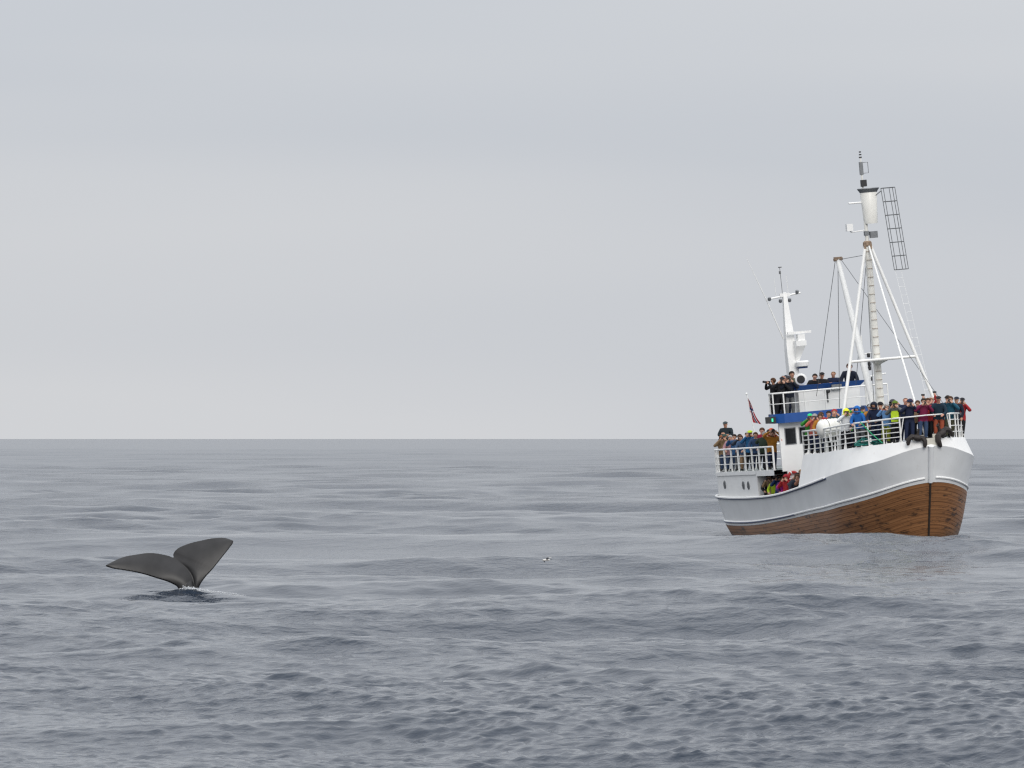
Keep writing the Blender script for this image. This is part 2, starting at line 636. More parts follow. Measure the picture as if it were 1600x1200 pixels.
# hull shell (dark backing of the planking) with the planks as its pieces
mb = MB()
for sgn in (-1, 1):
    mb.grid([[wood_pt(f, v, sgn, -0.03) for v in (0, .15, .3, .45, .6, .75, .9, 0.995)] for f in FR])
hull = mb.build('hull', M_STEMD, boat)
NSTR = 20
rs = random.Random(3)
for sgn in (-1, 1):
    for j in range(NSTR):
        v1, v0 = 1 - j / NSTR, 1 - (j + 1) / NSTR + 0.0028
        cuts = sorted([0.0, 1.0] + [min(.93, max(.06, (k + rs.uniform(-.3, .3)) / 3.0)) for k in (1, 2)])
        for a, b in zip(cuts[:-1], cuts[1:]):
            fs = [a] + [f for f in FR if a + .0002 < f < b - .003] + [b - (.0004 if b < 1 else 0)]
            if sgn > 0 and a > 0.4:
                continue            # far side, never in sight
            o = rs.uniform(0, 0.010)
            mb = MB()
            rows = []
            for f in fs:
                rows.append([wood_pt(f, v0, sgn, -0.02), wood_pt(f, v0, sgn, o), wood_pt(f, v1 - .0008, sgn, o), wood_pt(f, v1 - .0008, sgn, -0.02)])
            mb.grid(rows)
            pk = mb.build('hull_plank', M_WOOD, hull)
            uv = pk.data.uv_layers.new(name='plank')
            for lp in pk.data.loops:
                r_, c_ = divmod(lp.vertex_index, 4)
                uv.data[lp.index].uv = (fs[r_] * 27.4 + j * 7.31 + (50 if sgn > 0 else 0), j * 3.7 + (0, 0, 1, 1)[c_])

# white topsides, rubbing strakes
mb = MB()
for sgn in (-1, 1):
    mb.grid([[side_pt(f, v, sgn) for v in (0, .1, .25, .4, .55, .7, .85, 1)] for f in FR])
mb.grid([[side_pt(f, 0, -1), side_pt(f, 0, -1, -0.06)] for f in FR])
tops = mb.build('topsides', M_HULLW, boat)


def strake(fn, f0, f1, v, r, name, m, par, sgn=-1, out=0.0):
    fs = [f0] + [f for f in FR if f0 < f < f1] + [f1]
    return MB().tube([fn(f, v, sgn, out) for f in fs], r, 7).build(name, m, par)


for sgn in (-1, 1):
    strake(side_pt, 0.0012, 1.0, 0.13, 0.055, 'rubbing_strake', M_WHITE, tops, sgn)
    strake(side_pt, f_of(4.6), 1.0, 1.0, 0.06, 'sheer_strake', M_WHITE, tops, sgn, 0.01)
strake(side_pt, f_of(4.4), 1.0, 0.965, 0.033, 'navy_sheer_line', M_NAVY, tops, -1, 0.035)
strake(side_pt, f_of(10.6), 1.0, 0.105, 0.030, 'navy_rubbing_line', M_NAVY, tops, -1, 0.04)

# stem post: tarred below, painted above
mb = MB()
mb.tube([wood_pt(0, v, 1) + Vector((0.02, 0, 0)) for v in (0, .2, .4, .6, .8, 1)], 0.048, 8)
mb.build('stem_post', M_STEMD, boat)
mb = MB()
mb.tube([side_pt(0, v, 1) + Vector((0.02, 0, 0)) for v in (0.0, .25, .5, .75, 1)], [0.10, .11, .12, .13, .14], 10)
mb.build('stem_casing', M_HULLW, boat)

# forecastle bulwark leaning inboard from the knuckle, and its deck
def bulw(s, sgn, t=1.0, out=0.0):
    f = f_of(s)
    k = side_pt(f, 1, sgn)
    lean = 0.36 * min(1, (s - KNUC_L['s0']) / 1.6)
    y = max(0.0, abs(k.y) - lean * t)
    return P(s + 0.12 * t * (1 - min(1, (s + 1.5) / 3)), sgn * (y + out), k.z + (Z_BULW(s) - k.z) * t)


FS = [KNUC_L['s0'] + (S_BREAK - KNUC_L['s0']) * (i / 60) ** 1.8 for i in range(61)]
mb = MB()
for sgn in (-1, 1):
    mb.grid([[bulw(s, sgn, t) for t in (0, .33, .67, 1)] for s in FS])
    mb.grid([[bulw(s, sgn, 1), bulw(s, sgn, 1, -0.06), bulw(s, sgn, 1, -0.06) + Vector((0, 0, -.12))] for s in FS])
fore = mb.build('forecastle_bulwark', M_WHITE, boat)
mb = MB()
mb.grid([[bulw(s, -1, 1, -0.03) + Vector((0, 0, -.02)), P(s, 0, Z_BULW(s) + 0.02), bulw(s, 1, 1, -0.03) + Vector((0, 0, -.02))] for s in FS[1:]])
mb.build('forecastle_deck', M_DECK, boat)
# bulkhead closing the forecastle at the break
k0, b0 = side_pt(f_of(S_BREAK), 1, -1), bulw(S_BREAK, -1)
mb = MB()
mb.add([(k0.x, -2.6, 1.3), (k0.x, k0.y + .02, k0.z), (b0.x, b0.y, b0.z), (b0.x, -b0.y, b0.z), (k0.x, -k0.y - .02, k0.z), (k0.x, 2.6, 1.3)], [(0, 1, 2, 3, 4, 5)])
mb.build('forecastle_bulkhead', M_WHITE, boat, smooth=False)

# bow fairleads at the stem head
for y, a in ((-0.42, .25), (0.42, -.25)):
    mb = MB()
    q = bulw(-1.05, 1)
    mb.box((-q.x * 0 + 1.02, y, 4.42), (0.42, 0.34, 0.62), Matrix.Rotation(a, 3, 'Z'))
    mb.build('bow_fairlead', mat('stained_bow_paint', (0.56, 0.54, 0.47), .5, .12, 4, stain=(0.3, .2, .1), stain_amt=.7), boat, smooth=False)
mb = MB().box((1.36, 0, 4.40), (0.22, 0.62, 0.34))
mb.build('stem_head', mat('stained_bow_paint', (0, 0, 0)), boat, smooth=False)

# main deck in the waist, aft house with portholes, boat deck over it
S_WALL, S_HOUSE = 13.2, 16.4
DK_AFT = lambda s: 3.36 + (3.14 - 3.36) * (s - S_WALL) / 13.0
mb = MB().grid([[P(s, -2.75, 1.33), P(s, 2.75, 1.33)] for s in np.linspace(8, 17, 20)])
mb.build('main_deck', M_DECK, boat)
# inner face and cap of the waist bulwark
ws = list(np.linspace(S_BREAK, S_HOUSE, 24))
for sgn in (-1, 1):
    mb = MB()
    mb.grid([[side_pt(f_of(s), 1, sgn, -0.50) + Vector((0, 0, -.95)), side_pt(f_of(s), 1, sgn, -0.10) + Vector((0, 0, .01)), side_pt(f_of(s), 1, sgn, 0.0) + Vector((0, 0, .012))] for s in ws])
    mb.build('waist_bulwark', M_HULLW, boat)


def house_pt(s, sgn, z, inset=0.10):
    return P(s, sgn * max(0, half(s, KNUC_L['s0'], KNUC_L['s1'] - inset, KNUC_L['W'] - inset, KNUC_L['Lb'], KNUC_L['La'])), z)


S_END = KNUC_L['s1'] - 0.10
HS = [S_HOUSE + (S_END - S_HOUSE) * (1 - (1 - i / 50) ** 2.2) for i in range(51)]
mb = MB()
for sgn in (-1, 1):
    mb.grid([[house_pt(s, sgn, Z_KNUC(s) - .03), house_pt(s, sgn, 2.6), house_pt(s, sgn, DK_AFT(s) - .16), house_pt(s, sgn, DK_AFT(s) - .16, .05), house_pt(s, sgn, DK_AFT(s) + .02, .05), house_pt(s, sgn, DK_AFT(s) + .02, .16)] for s in HS])
p0 = house_pt(S_HOUSE, -1, 0)
mb.add([(p0.x, -2.7, 1.34), (p0.x, p0.y, 2.04), (p0.x, p0.y, 3.2), (p0.x, -1.6, 3.2), (p0.x, -1.6, 1.34)], [(0, 1, 2, 3, 4)])
house = mb.build('aft_house', M_WHITE, boat)
for s in (18.05, 18.95, 22.35):
    y = house_pt(s, -1, 0).y
    MB().lathe((-s, y + .02, 2.62), (0, -1, 0), [(0, .20), (.045, .20), (.05, .165), (.052, .16)], 18).build('porthole', M_GREY, house)
    MB().lathe((-s, y + .02, 2.62), (0, -1, 0), [(0, .155), (.062, .155)], 18).build('porthole_glass', M_GLASS, house)
# boat deck plate with an edge beam over the side passage
BS = [S_WALL + (S_END - S_WALL) * (1 - (1 - i / 50) ** 2) for i in range(51)]
mb = MB()
mb.grid([[house_pt(s, -1, DK_AFT(s), .14), house_pt(s, 1, DK_AFT(s), .14)] for s in BS])
mb.grid([[house_pt(s, -1, DK_AFT(s) - .20, .14), house_pt(s, 1, DK_AFT(s) - .20, .14)] for s in BS])
mb.build('boat_deck', M_DECK, boat)
for sgn in (-1, 1):
    mb = MB()
    mb.grid([[house_pt(s, sgn, DK_AFT(s) - .24, .12), house_pt(s, sgn, DK_AFT(s) - .24, .06), house_pt(s, sgn, DK_AFT(s) + .02, .06), house_pt(s, sgn, DK_AFT(s) + .02, .2)] for s in np.linspace(S_WALL - .0, S_HOUSE - .01, 14)])
    mb.build('deck_edge_beam', M_WHITE, boat)
# lower deckhouse along the side passage
MB().box((-(S_WALL + 3.4), 0, 2.2), (6.7, 3.3, 1.95)).build('lower_deckhouse', M_INSIDE, boat, smooth=False)

# bridge front wall, wheelhouse behind it
mb = MB().box((-S_WALL - .06, 0, 4.39), (0.14, 5.46, 2.25))
mb.box((-S_WALL - .062, 0.0, 2.24), (0.13, 5.0, 2.04))
bw = mb.build('bridge_front', M_WHITE, boat, smooth=False)
for y in (-2.22, -1.50, -0.75, 0.0, 0.75, 1.5, 2.22):
    wmb = MB()
    w, h = (0.46, 0.70) if abs(y) > 2 else (0.52, 0.70)
    x = -S_WALL + .012
    wm = wmb.box((x, y, 4.86), (0.03, w + .09, h + .09)).build('bridge_window', M_GREY, bw, smooth=False)
    MB().box((x + .012, y, 4.86), (0.022, w, h)).build('window_pane', M_GLASS, bw, smooth=False)
MB().box((-S_WALL - 2.0, 0, 4.40), (3.7, 2.8, 2.2)).build('wheelhouse', M_WHITE, boat, smooth=False)
# bridge deck slab with blue fascia, chamfered front corners
UD = 5.78
out = [(-12.75, -2.55), (-13.1, -2.98), (-13.95, -2.98), (-14.4, -2.2), (-16.0, -1.9), (-16.2, -0.9), (-20.2, -0.9), (-20.2, 0.9), (-16.2, 0.9), (-16.0, 1.9), (-14.4, 2.2), (-13.95, 2.98), (-13.1, 2.98), (-12.75, 2.55)]
mb = MB()
n = len(out)
mb.add([(x, y, 5.50) for x, y in out] + [(x, y, 5.93) for x, y in out], [tuple(range(n))[::-1]] + [(i, (i + 1) % n, n + (i + 1) % n, n + i) for i in range(n)])
inn = [(x - .06 if x > -14 else x + .06, y * .98) for x, y in out]
mb.add([(x, y, 5.93) for x, y in out] + [(x, y, 5.93) for x, y in inn] + [(x, y, UD) for x, y in inn], [(i, (i + 1) % n, n + (i + 1) % n, n + i) for i in range(n)] + [(n + i, n + (i + 1) % n, 2 * n + (i + 1) % n, 2 * n + i) for i in range(n)])
mb.build('bridge_deck_fascia', M_BLUE, boat, smooth=False)
mb = MB().add([(x, y, UD + .003) for x, y in inn], [tuple(range(n))])
mb.build('bridge_deck', M_DECK, boat, smooth=False)
# flying bridge coaming: white with a blue flared top
mb = MB()
mb.box((-13.75, -0.05, 6.33), (0.08, 2.95, 1.10))
mb.box((-15.2, -1.49, 6.33), (2.9, 0.08, 1.10))
mb.box((-15.2, 1.39, 6.33), (2.9, 0.08, 1.10))
co = mb.build('flying_bridge_coaming', M_WHITE, boat, smooth=False)
mb = MB()
for (x0, y0), (x1, y1), (ox, oy) in (((-13.7, -1.53), (-13.7, 1.43), (.22, 0)), ((-13.7, -1.53), (-16.6, -1.53), (0, -.14)), ((-13.7, 1.43), (-16.6, 1.43), (0, .26))):
    a, b = Vector((x0, y0, 6.88)), Vector((x1, y1, 6.88))
    ex = 0.22 if ox else 0
    mb.add([a, b, b + Vector((ox, oy + (.26 if ox else 0), .26)), a + Vector((ox, oy - (.14 if ox else 0), .26)),
            a + Vector((-.08 * bool(ox), 0, 0)), b + Vector((-.08 * bool(ox), 0, 0)), b + Vector((-.08 * bool(ox), oy, .26)), a + Vector((-.08 * bool(ox), oy, .26))],
           [(0, 1, 2, 3), (4, 7, 6, 5), (3, 2, 6, 7), (0, 3, 7, 4), (1, 5, 6, 2)])
mb.build('coaming_blue_cap', M_BLUE, co, smooth=False)
MB().box((-13.6, .28, 6.93), (.20, .48, .24)).build('coaming_floodlight', M_GREY, co, smooth=False)
mb = MB().tube([(-13.6, -.12, 6.86), (-13.52, -.14, 6.72)], .09, 10)
mb.tube([(-13.64, -.16, 6.75), (-13.64, -.16, 6.25)], .03, 6)
mb.build('horn', M_DARK, co)
# searchlight on the coaming corner
mb = MB().lathe((-13.95, -1.27, 7.42), (1, -.35, -.05), [(-.22, .10), (-.16, .20), (0, .27), (.12, .28), (.14, .25)], 20)
mb.tube([(-13.95, -1.27, 7.18), (-13.95, -1.27, 6.85)], .05, 8)
sl = mb.build('searchlight', M_WHITE, boat)
MB().lathe((-13.95, -1.27, 7.42), (1, -.35, -.05), [(.139, .19), (.15, .19)], 20).build('searchlight_lens', M_DARK, sl)
# starboard side light
MB().box((-13.05, -3.14, 5.68), (.32, .42, .30)).build('side_light_screen', M_DARK, boat, smooth=False)
MB().lathe((-12.88, -3.1, 5.60), (0, 0, 1), [(0, .04), (.15, .04)], 10).build('green_side_light', mat('green_lamp', (.02, .35, .2), .3, emit=(.1, 1.0, .55, 0.8)), boat)

# ---- railings
def railing(name, pts, h, posts, bars, r_top=.042, r_post=.036, r_bar=.022, mats=M_TUBE, up=None):
    """pts: callable u->base point, u in [0,1]"""
    us = np.linspace(0, 1, 48)
    up = up or Vector((0, 0, 1))
    top = MB().tube([pts(u) + up * h for u in us], r_top, 7).build(name, mats, boat)
    for u in posts:
        MB().tube([pts(u) + up * -.03, pts(u) + up * h], r_post, 6).build('rail_post', mats, top)
    for b in bars:
        MB().tube([pts(u) + up * (h * b) for u in us], r_bar, 6).build('rail_bar', mats, top)
    return top


def path(fn, s0, s1, sgn, p=1.0):
    return lambda u: fn(s0 + (s1 - s0) * u ** p, sgn)


rb = lambda s, sgn: bulw(s, sgn, 1, -0.04)
# arc-length spaced posts
def even(fn, step):
    us = np.linspace(0, 1, 400)
    ps = [fn(u) for u in us]
    d = np.concatenate([[0], np.cumsum([(ps[i + 1] - ps[i]).length for i in range(399)])])
    n = max(2, int(round(d[-1] / step)) + 1)
    return [float(np.interp(t, d, us)) for t in np.linspace(0, d[-1], n)]


fs_ = path(rb, -0.95, S_BREAK - .05, -1, 1.8)
railing('forecastle_railing', fs_, 1.06, even(fs_, 0.92), (0.22, .42, .62, .81))
fp_ = path(rb, -0.95, S_BREAK - .05, 1, 1.8)
railing('forecastle_railing', fp_, 1.06, even(fp_, 0.62), (0.25, .5, .75))
mb = MB()
for sgn in (-1, 1):
    a = rb(-0.95, sgn) + Vector((0, 0, 1.06))
    mb.tube([a, Vector((1.22, 0, 5.42 + .16))], .032, 6)
    mb.tube([a + Vector((.12, -sgn * .16, .02)), rb(-0.9, sgn) + Vector((0, 0, 0))], .024, 6)
mb.build('bow_pulpit', M_TUBE, boat)
rh = lambda s, sgn: house_pt(s, sgn, DK_AFT(s) + .02, .10)
for sgn in (-1, 1):
    ap = lambda u, sgn=sgn: rh(S_WALL + .05 + (S_END - .06 - S_WALL) * (1 - (1 - u) ** 2.2), sgn)
    ev = even(ap, 0.62 if sgn < 0 else .9)
    ev = [u for i, u in enumerate(ev) if sgn > 0 or u > .42 or i % 2 == 0]
    railing('boat_deck_railing', ap, 1.07, ev, (.33, .66), r_post=.05)
ru = [(-12.82, -2.5), (-13.15, -2.92)]
uf = lambda u: Vector((-12.82, -2.5 + 5.0 * u, 5.9))
railing('bridge_deck_railing', uf, 0.98, even(uf, .95), (.5,))
us_ = lambda u: Vector((-12.82 - .33 * min(1, u * 3) - 1.2 * max(0, u - .3333), -2.5 - .42 * min(1, u * 3) + .75 * max(0, u - .85) / .15, 5.9))
railing('bridge_deck_railing', us_, 0.98, [.3333, .84, 1], (.5,))
# ladder rails up to the forecastle from the waist
for y in (-1.95, -1.35):
    MB().tube([(-S_BREAK + .1, y, 4.7), (-S_BREAK - .15, y, 4.45), (-S_BREAK - 1.75, y, 2.2)], .035, 7).build('ladder_handrail', M_GREY, boat)

# ---- foremast with tripod legs, crow's nest and fittings
MS = 5.75
mast_dir = Vector((0.012, 0.0, 1)).normalized()
mp = lambda z: Vector((-MS, 0, 4.2)) + mast_dir * (z - 4.2)
mb = MB().tube([mp(4.2), mp(9), mp(13.4)], [.20, .175, .15], 14)
fm = mb.build('foremast', M_CREAM, boat)
for i in range(22):
    z = 4.9 + i * .385
    rad = .20 - .05 * (z - 4.2) / 9.2
    MB().tube([mp(z) + Vector((rad * .72, -rad * .75, 0)), mp(z) + Vector((rad + .05, -rad * .6, 0)), mp(z) + Vector((rad + .05, rad * .6, 0)), mp(z) + Vector((rad * .72, rad * .75, 0))], .011, 5).build('mast_rung', M_RUSTY, fm)
mb = MB().lathe(mp(13.2), mast_dir, [(0, .15), (.05, .21), (.2, .20), (.26, .13)], 12)
for a in range(4):
    mb.box(mp(13.25) + Vector((.19 * math.cos(a * 1.57 + .6), .19 * math.sin(a * 1.57 + .6), -.05)), (.09, .09, .2))
mb.build('mast_head_band', M_RUSTY, fm, smooth=False)
MB().tube([mp(13.4), mp(14.3)], .085, 10).build('topmast', M_CREAM, fm)
NB = Vector((0, .24, 0))
MB().lathe(mp(14.22) + NB, mast_dir, [(0, .0), (0, .30), (.1, .315), (1.42, .385), (1.45, .37), (1.2, .3)], 24).build('crows_nest', M_RAFT, fm)
MB().lathe(mp(15.62) + NB, mast_dir, [(0, .385), (.06, .42), (.17, .50), (.20, .49), (.2, .38), (.1, .36)], 24).build('crows_nest_rim', M_GREY, fm)
MB().tube([mp(15.4), mp(17.25)], [.05, .03], 8).build('top_pole', M_CREAM, fm)
MB().box(mp(16.05) + Vector((.02, .05, 0)), (.22, .24, .3)).build('top_light', M_DARK, fm, smooth=False)
MB().box(mp(16.72), (.10, .16, .58)).build('reflector_panel', M_GREY, fm, smooth=False)
MB().tube([mp(16.98) + Vector((0, .05, 0)), mp(16.98) + Vector((0, .32, 0)), mp(16.5) + Vector((0, .32, 0)), mp(16.5) + Vector((0, .05, 0))], .014, 5).build('loop_antenna', M_WIRE, fm)
mb = MB()
for i in range(3):
    mb.box(mp(17.22 + i * .12), (.07, .12 - .02 * i, .06))
mb.build('wind_sensor', M_DARK, fm, smooth=False)
MB().tube([mp(15.2) + Vector((0, -.1, 0)), mp(15.2) + Vector((0, -.72, 0))], .04, 8).build('side_antenna', M_WHITE, fm)
mb = MB().tube([mp(13.95), mp(13.9) + Vector((0, -.7, 0)), mp(14.0) + Vector((0, -.78, 0))], .03, 6)
mb.box(mp(14.12) + Vector((0, -.78, 0)), (.26, .28, .32))
mb.build('bracket_lamp', M_WHITE, fm)
mb = MB().box(mp(13.72) + Vector((.08, .30, 0)), (.2, .34, .3))
mb.box(mp(13.8), (.2, .2, .2))
mb.build('mast_floodlight', M_GREY, fm, smooth=False)
# tripod legs and spreader
FT = 4.0
legA = [(mp(13.25) + Vector((0.05, -.12, 0))), P(FT, -2.62, 4.25)]
legB = [(mp(13.25) + Vector((0.05, .12, 0))), P(FT, 2.62, 4.25)]
for lg in (legA, legB):
    MB().tube(lg, .078, 10).build('mast_leg', M_TUBE, boat)
t = .57
MB().tube([legA[0].lerp(legA[1], t), legB[0].lerp(legB[1], t)], .065, 10).build('mast_spreader', M_TUBE, boat)
c_ = legA[0].lerp(legA[1], t).lerp(legB[0].lerp(legB[1], t), .5)
mb = MB().add([mp(c_.z - .1) + Vector((.1, -.3, 0)), mp(c_.z - .1) + Vector((.1, .3, 0)), c_ + Vector((0, .34, -.02)), c_ + Vector((0, -.34, -.02)), mp(c_.z - .28) + Vector((.1, 0, 0))], [(0, 1, 2, 3), (0, 3, 4), (3, 2, 4), (2, 1, 4), (0, 4, 1)])
mb.build('spreader_bracket', M_CREAM, fm, smooth=False)
mb = MB().tube([mp(13.3) + Vector((.1, .02, 0)), P(-0.75, 0.0, 4.6)], .045, 8)
mb.build('forestay_tube', M_TUBE, boat)
# derrick boom stowed upright, leaning aft
bh = P(9.2, -.40, 12.75)
bmf = P(5.45, -.15, 4.6)
MB().tube([bmf, bmf.lerp(bh, .5), bh], [.15, .16, .11], 12).build('derrick_boom', M_TUBE, boat)
mb = MB().box(bh + Vector((0, 0, .05)), (.22, .34, .16))
mb.tube([bh + Vector((0, -.2, 0)), bh + Vector((0, .22, .05))], .07, 8)
mb.build('boom_head', M_RUSTY, boat)
wires = [(bh, mp(12.85)), (bh + Vector((0, -.12, 0)), P(12.9, -.9, 6.6)), (bh, P(11.5, -.25, 6.0)), (bh + Vector((0, .15, 0)), P(1.6, 2.2, 5.1)),
         (mp(13.2), P(12.8, 1.0, 7.0)), (mp(13.3) + Vector((0, -.1, 0)), mp(5) + Vector((-.1, -.3, 0)))]
for a, b in wires:
    MB().tube([a, b], .013, 5).build('rigging_wire', M_WIRE, boat)
# caged ladder beside the crow's nest and the light ladder running on down to the bow
def cage_frame(t):
    top, bot = P(5.0, 0.92, 15.75), P(3.3, .72, 12.05)
    return top.lerp(bot, t)


mb = MB()
ax = (cage_frame(1) - cage_frame(0)).normalized()
corner = [Vector((.16, -.2, 0)), Vector((.16, .34, 0)), Vector((-.22, .34, 0)), Vector((-.22, -.2, 0))]
for c in corner:
    mb.tube([cage_frame(0) + c, cage_frame(1) + c], .016, 5)
mb.tube([cage_frame(0) + Vector((.16, .07, 0)), cage_frame(1) + Vector((.16, .07, 0))], .016, 5)
for i in range(7):
    p = cage_frame(i / 6)
    mb.tube([p + corner[0], p + corner[1], p + corner[2], p + corner[3], p + corner[0]], .02, 5)
cg = mb.build('ladder_cage', M_WIRE, boat)
MB().tube([mp(15.3) + Vector((.1, .3, 0)), cage_frame(.03) + corner[3]], .02, 5).build('cage_bracket', M_WIRE, cg)
lt, lb = cage_frame(1) + Vector((0, -.1, 0)), P(-.2, 0.75, 4.75)
for d in (-.13, .13):
    MB().tube([lt + Vector((0, d, 0)), lb + Vector((0, d, 0))], .006, 4).build('ladder_rope', M_TUBE, boat)
for i in range(1, 19):
    p = lt.lerp(lb, i / 19)
    MB().tube([p + Vector((0, -.14, 0)), p + Vector((0, .14, 0))], .008, 4).build('ladder_rung', M_TUBE, boat)

# ---- aft mast on the wheelhouse with radars and aerials
AX, AY = -19.3, -0.12
mb = MB()
prof = [(5.8, .20, .26), (7.7, .22, .28), (8.8, .22, .24), (11.4, .08, .09), (11.5, .07, .08)]
rows = []
for z, w, d in prof:
    x, y = AX - (z - 5.8) * .03, AY - (z - 5.8) * .012
    rows.append([Vector((x - d, y - w, z)), Vector((x + d, y - w, z)), Vector((x + d, y + w * 1.15, z)), Vector((x - d, y + w * 1.15, z)), Vector((x - d, y - w, z))])
mb.grid(rows)
am = mb.build('radar_mast', M_WHITE, boat, smooth=False)
RZ = Matrix.Translation((0, 0, .7))
mb = MB().box((AX + .35, AY + .35, 8.35), (.5, .5, .25))
mb.add([(AX + .1, AY + .1, 7.4), (AX + .1, AY + .25, 7.4), (AX + .6, AY + .55, 8.23), (AX + .1, AY + .55, 8.23), (AX + .6, AY + .1, 8.23), (AX + .1, AY + .1, 8.23)], [(0, 1, 3, 5), (0, 4, 2, 1), (1, 2, 3), (0, 5, 4), (2, 4, 5, 3)])
mb.box((AX + .35, AY + .40, 8.62), (.34, .34, .3))
mb.build('radar_platform', M_WHITE, am, smooth=False).matrix_local = RZ
MB().box((AX + .35, AY + .35, 8.86), (.14, 1.15, .11)).build('radar_scanner', M_WHITE, am, smooth=False).matrix_local = RZ
mb = MB().lathe((AX + .4, AY + .36, 7.22), (0, 0, 1), [(0, .22), (.05, .30), (.24, .33), (.3, .28)], 20)
mb.build('radar_dome', M_WHITE, am).matrix_local = RZ
MB().lathe((AX + .4, AY + .36, 7.16), (0, 0, 1), [(0, .24), (.07, .25)], 20).build('radar_base', M_NAVY, am).matrix_local = RZ
cx, cy = AX - .15, AY - .06
mb = MB().tube([(cx, cy - .78, 10.55), (cx, cy + .78, 10.72)], .045, 7)
mb.box((cx, cy, 10.68), (.14, .5, .16))
mb.build('aerial_crosstree', M_WHITE, am).matrix_local = RZ
for dy, z in ((-.78, 10.55), (-.25, 10.42), (.2, 10.42), (.6, 10.78)):
    MB().lathe((cx + .05, cy + dy, z - .09), (.25, 0, 1), [(0, .05), (.05, .085), (.16, .08), (.19, .03)], 10).build('deck_light', M_GREY, am).matrix_local = RZ
mb = MB().tube([(cx, cy - .1, 10.7), (cx, cy - .13, 12.0)], .013, 5)
mb.box((cx, cy - .12, 12.0), (.06, .16, .05)); mb.box((cx, cy - .14, 11.75), (.06, .08, .14))
mb.build('wind_vane', M_WIRE, am).matrix_local = RZ
MB().tube([(cx, cy + .18, 10.7), (cx, cy + .16, 11.6)], .012, 5).build('whip_aerial', M_TUBE, am).matrix_local = RZ
MB().tube([(cx, cy - .42, 10.6), (cx, cy - .44, 11.5)], .010, 5).build('whip_aerial', M_TUBE, am).matrix_local = RZ
MB().tube([(AX - .2, AY - .28, 8.6), (AX - .2, AY - .95, 10.5), (AX - .25, AY - 1.75, 12.6)], [.03, .024, .008], 6).build('long_whip_aerial', M_TUBE, am).matrix_local = RZ
# small signal mast at the port end of the flying bridge
mb = MB().tube([(-14.2, 1.85, 5.8), (-14.2, 1.85, 9.2)], .04, 7)
mb.tube([(-14.2, 1.6, 8.3), (-14.2, 2.3, 8.35)], .03, 6)
sm = mb.build('signal_mast', M_TUBE, boat)
for z in (7.05, 7.55, 7.75, 8.15):
    MB().lathe((-14.15, 2.12, z), (0, 0, 1), [(0, .05), (.03, .08), (.17, .08), (.2, .05)], 10).build('signal_lamp', M_DARK, sm)
MB().tube([(-12.9, 1.55, 5.95), (-12.9, 1.75, 7.3), (-12.9, 2.5, 7.36)], .035, 6).build('awning_frame', M_TUBE, boat)

# ------------------------------------------------------------------ things aboard
def aboard(loc):
    return BOAT @ Vector(loc)


def place_boat(o, loc, rz=0.0):
    o.matrix_world = BOAT @ Matrix.Translation(loc) @ Matrix.Rotation(rz, 4, 'Z')
    return o


def raft(loc, rz, label, L=1.05, r=.40):
    """barrel shaped liferaft canister lying in a cradle"""
    e = place_boat(empty('liferaft_canister'), loc, rz)
    tag(e, label, 'liferaft', 'white liferaft canisters on deck')
    prof = [(-L / 2 - .14, .12), (-L / 2 - .10, .26), (-L / 2 - .02, .36), (-L / 2 + .06, r)]
    k = 6
    for i in range(k):
        x = -L / 2 + .08 + (L - .16) * i / (k - 1)
        prof += [(x - .045, r), (x - .03, r + .018), (x + .03, r + .018), (x + .045, r)]
    prof += [(L / 2 - .06, r), (L / 2 + .02, .36), (L / 2 + .10, .26), (L / 2 + .14, .12)]
    MB().lathe((0, 0, r + .22), (1, 0, 0), prof, 26).build('shell', M_RAFT, e)
    mb = MB()
    for sy in (-1, 1):
        mb.box((0, sy * (r + .02), r + .15), (L + .1, .05, .06))
    mb.build('seam_flange', M_WHITE, e, smooth=False)
    for sx in (-.3, .3):
        mb = MB().tube([(sx, -r, .02), (sx, -r * .8, .34), (sx, 0, .22), (sx, r * .8, .34), (sx, r, .02)], .03, 6)
        mb.build('cradle', M_TUBE, e)
        mb = MB().tube([(sx * .9, (r + .022) * math.cos(t), r + .22 + (r + .022) * math.sin(t)) for t in np.linspace(0, 2 * math.pi, 26)], .012, 5)
        mb.build('strap', M_DARK, e)
    return e


raft((-5.9, -2.33, 4.62), math.pi / 2 + .2, 'ribbed white liferaft canister on the forecastle rail beside the mast leg')
raft((-22.6, -1.85, 3.72), math.pi / 2 + .5, 'white liferaft canister among passengers on the stern deck')
raft((-3.3, 2.05, 4.55), math.pi / 2 - .35, 'white liferaft canister half hidden at the port bow')
# stands under the rafts
for x, y, z0, z1 in ((-5.9, -2.33, 4.15, 4.64), (-22.6, -1.85, 3.2, 3.74), (-3.3, 2.05, 4.2, 4.57)):
    mb = MB()
    for dx in (-.25, .25):
        for dy in (-.3, .3):
            mb.tube([(x + dx, y + dy, z0), (x + dx, y + dy, z1)], .03, 6)
    mb.box((x, y, z1 - .02), (.6, .75, .04))
    mb.build('raft_stand', M_TUBE, boat, smooth=False)
MB().box((-25.35, -2.1, 3.43), (.7, .6, .5)).build('deck_locker', M_WHITE, boat, smooth=False)


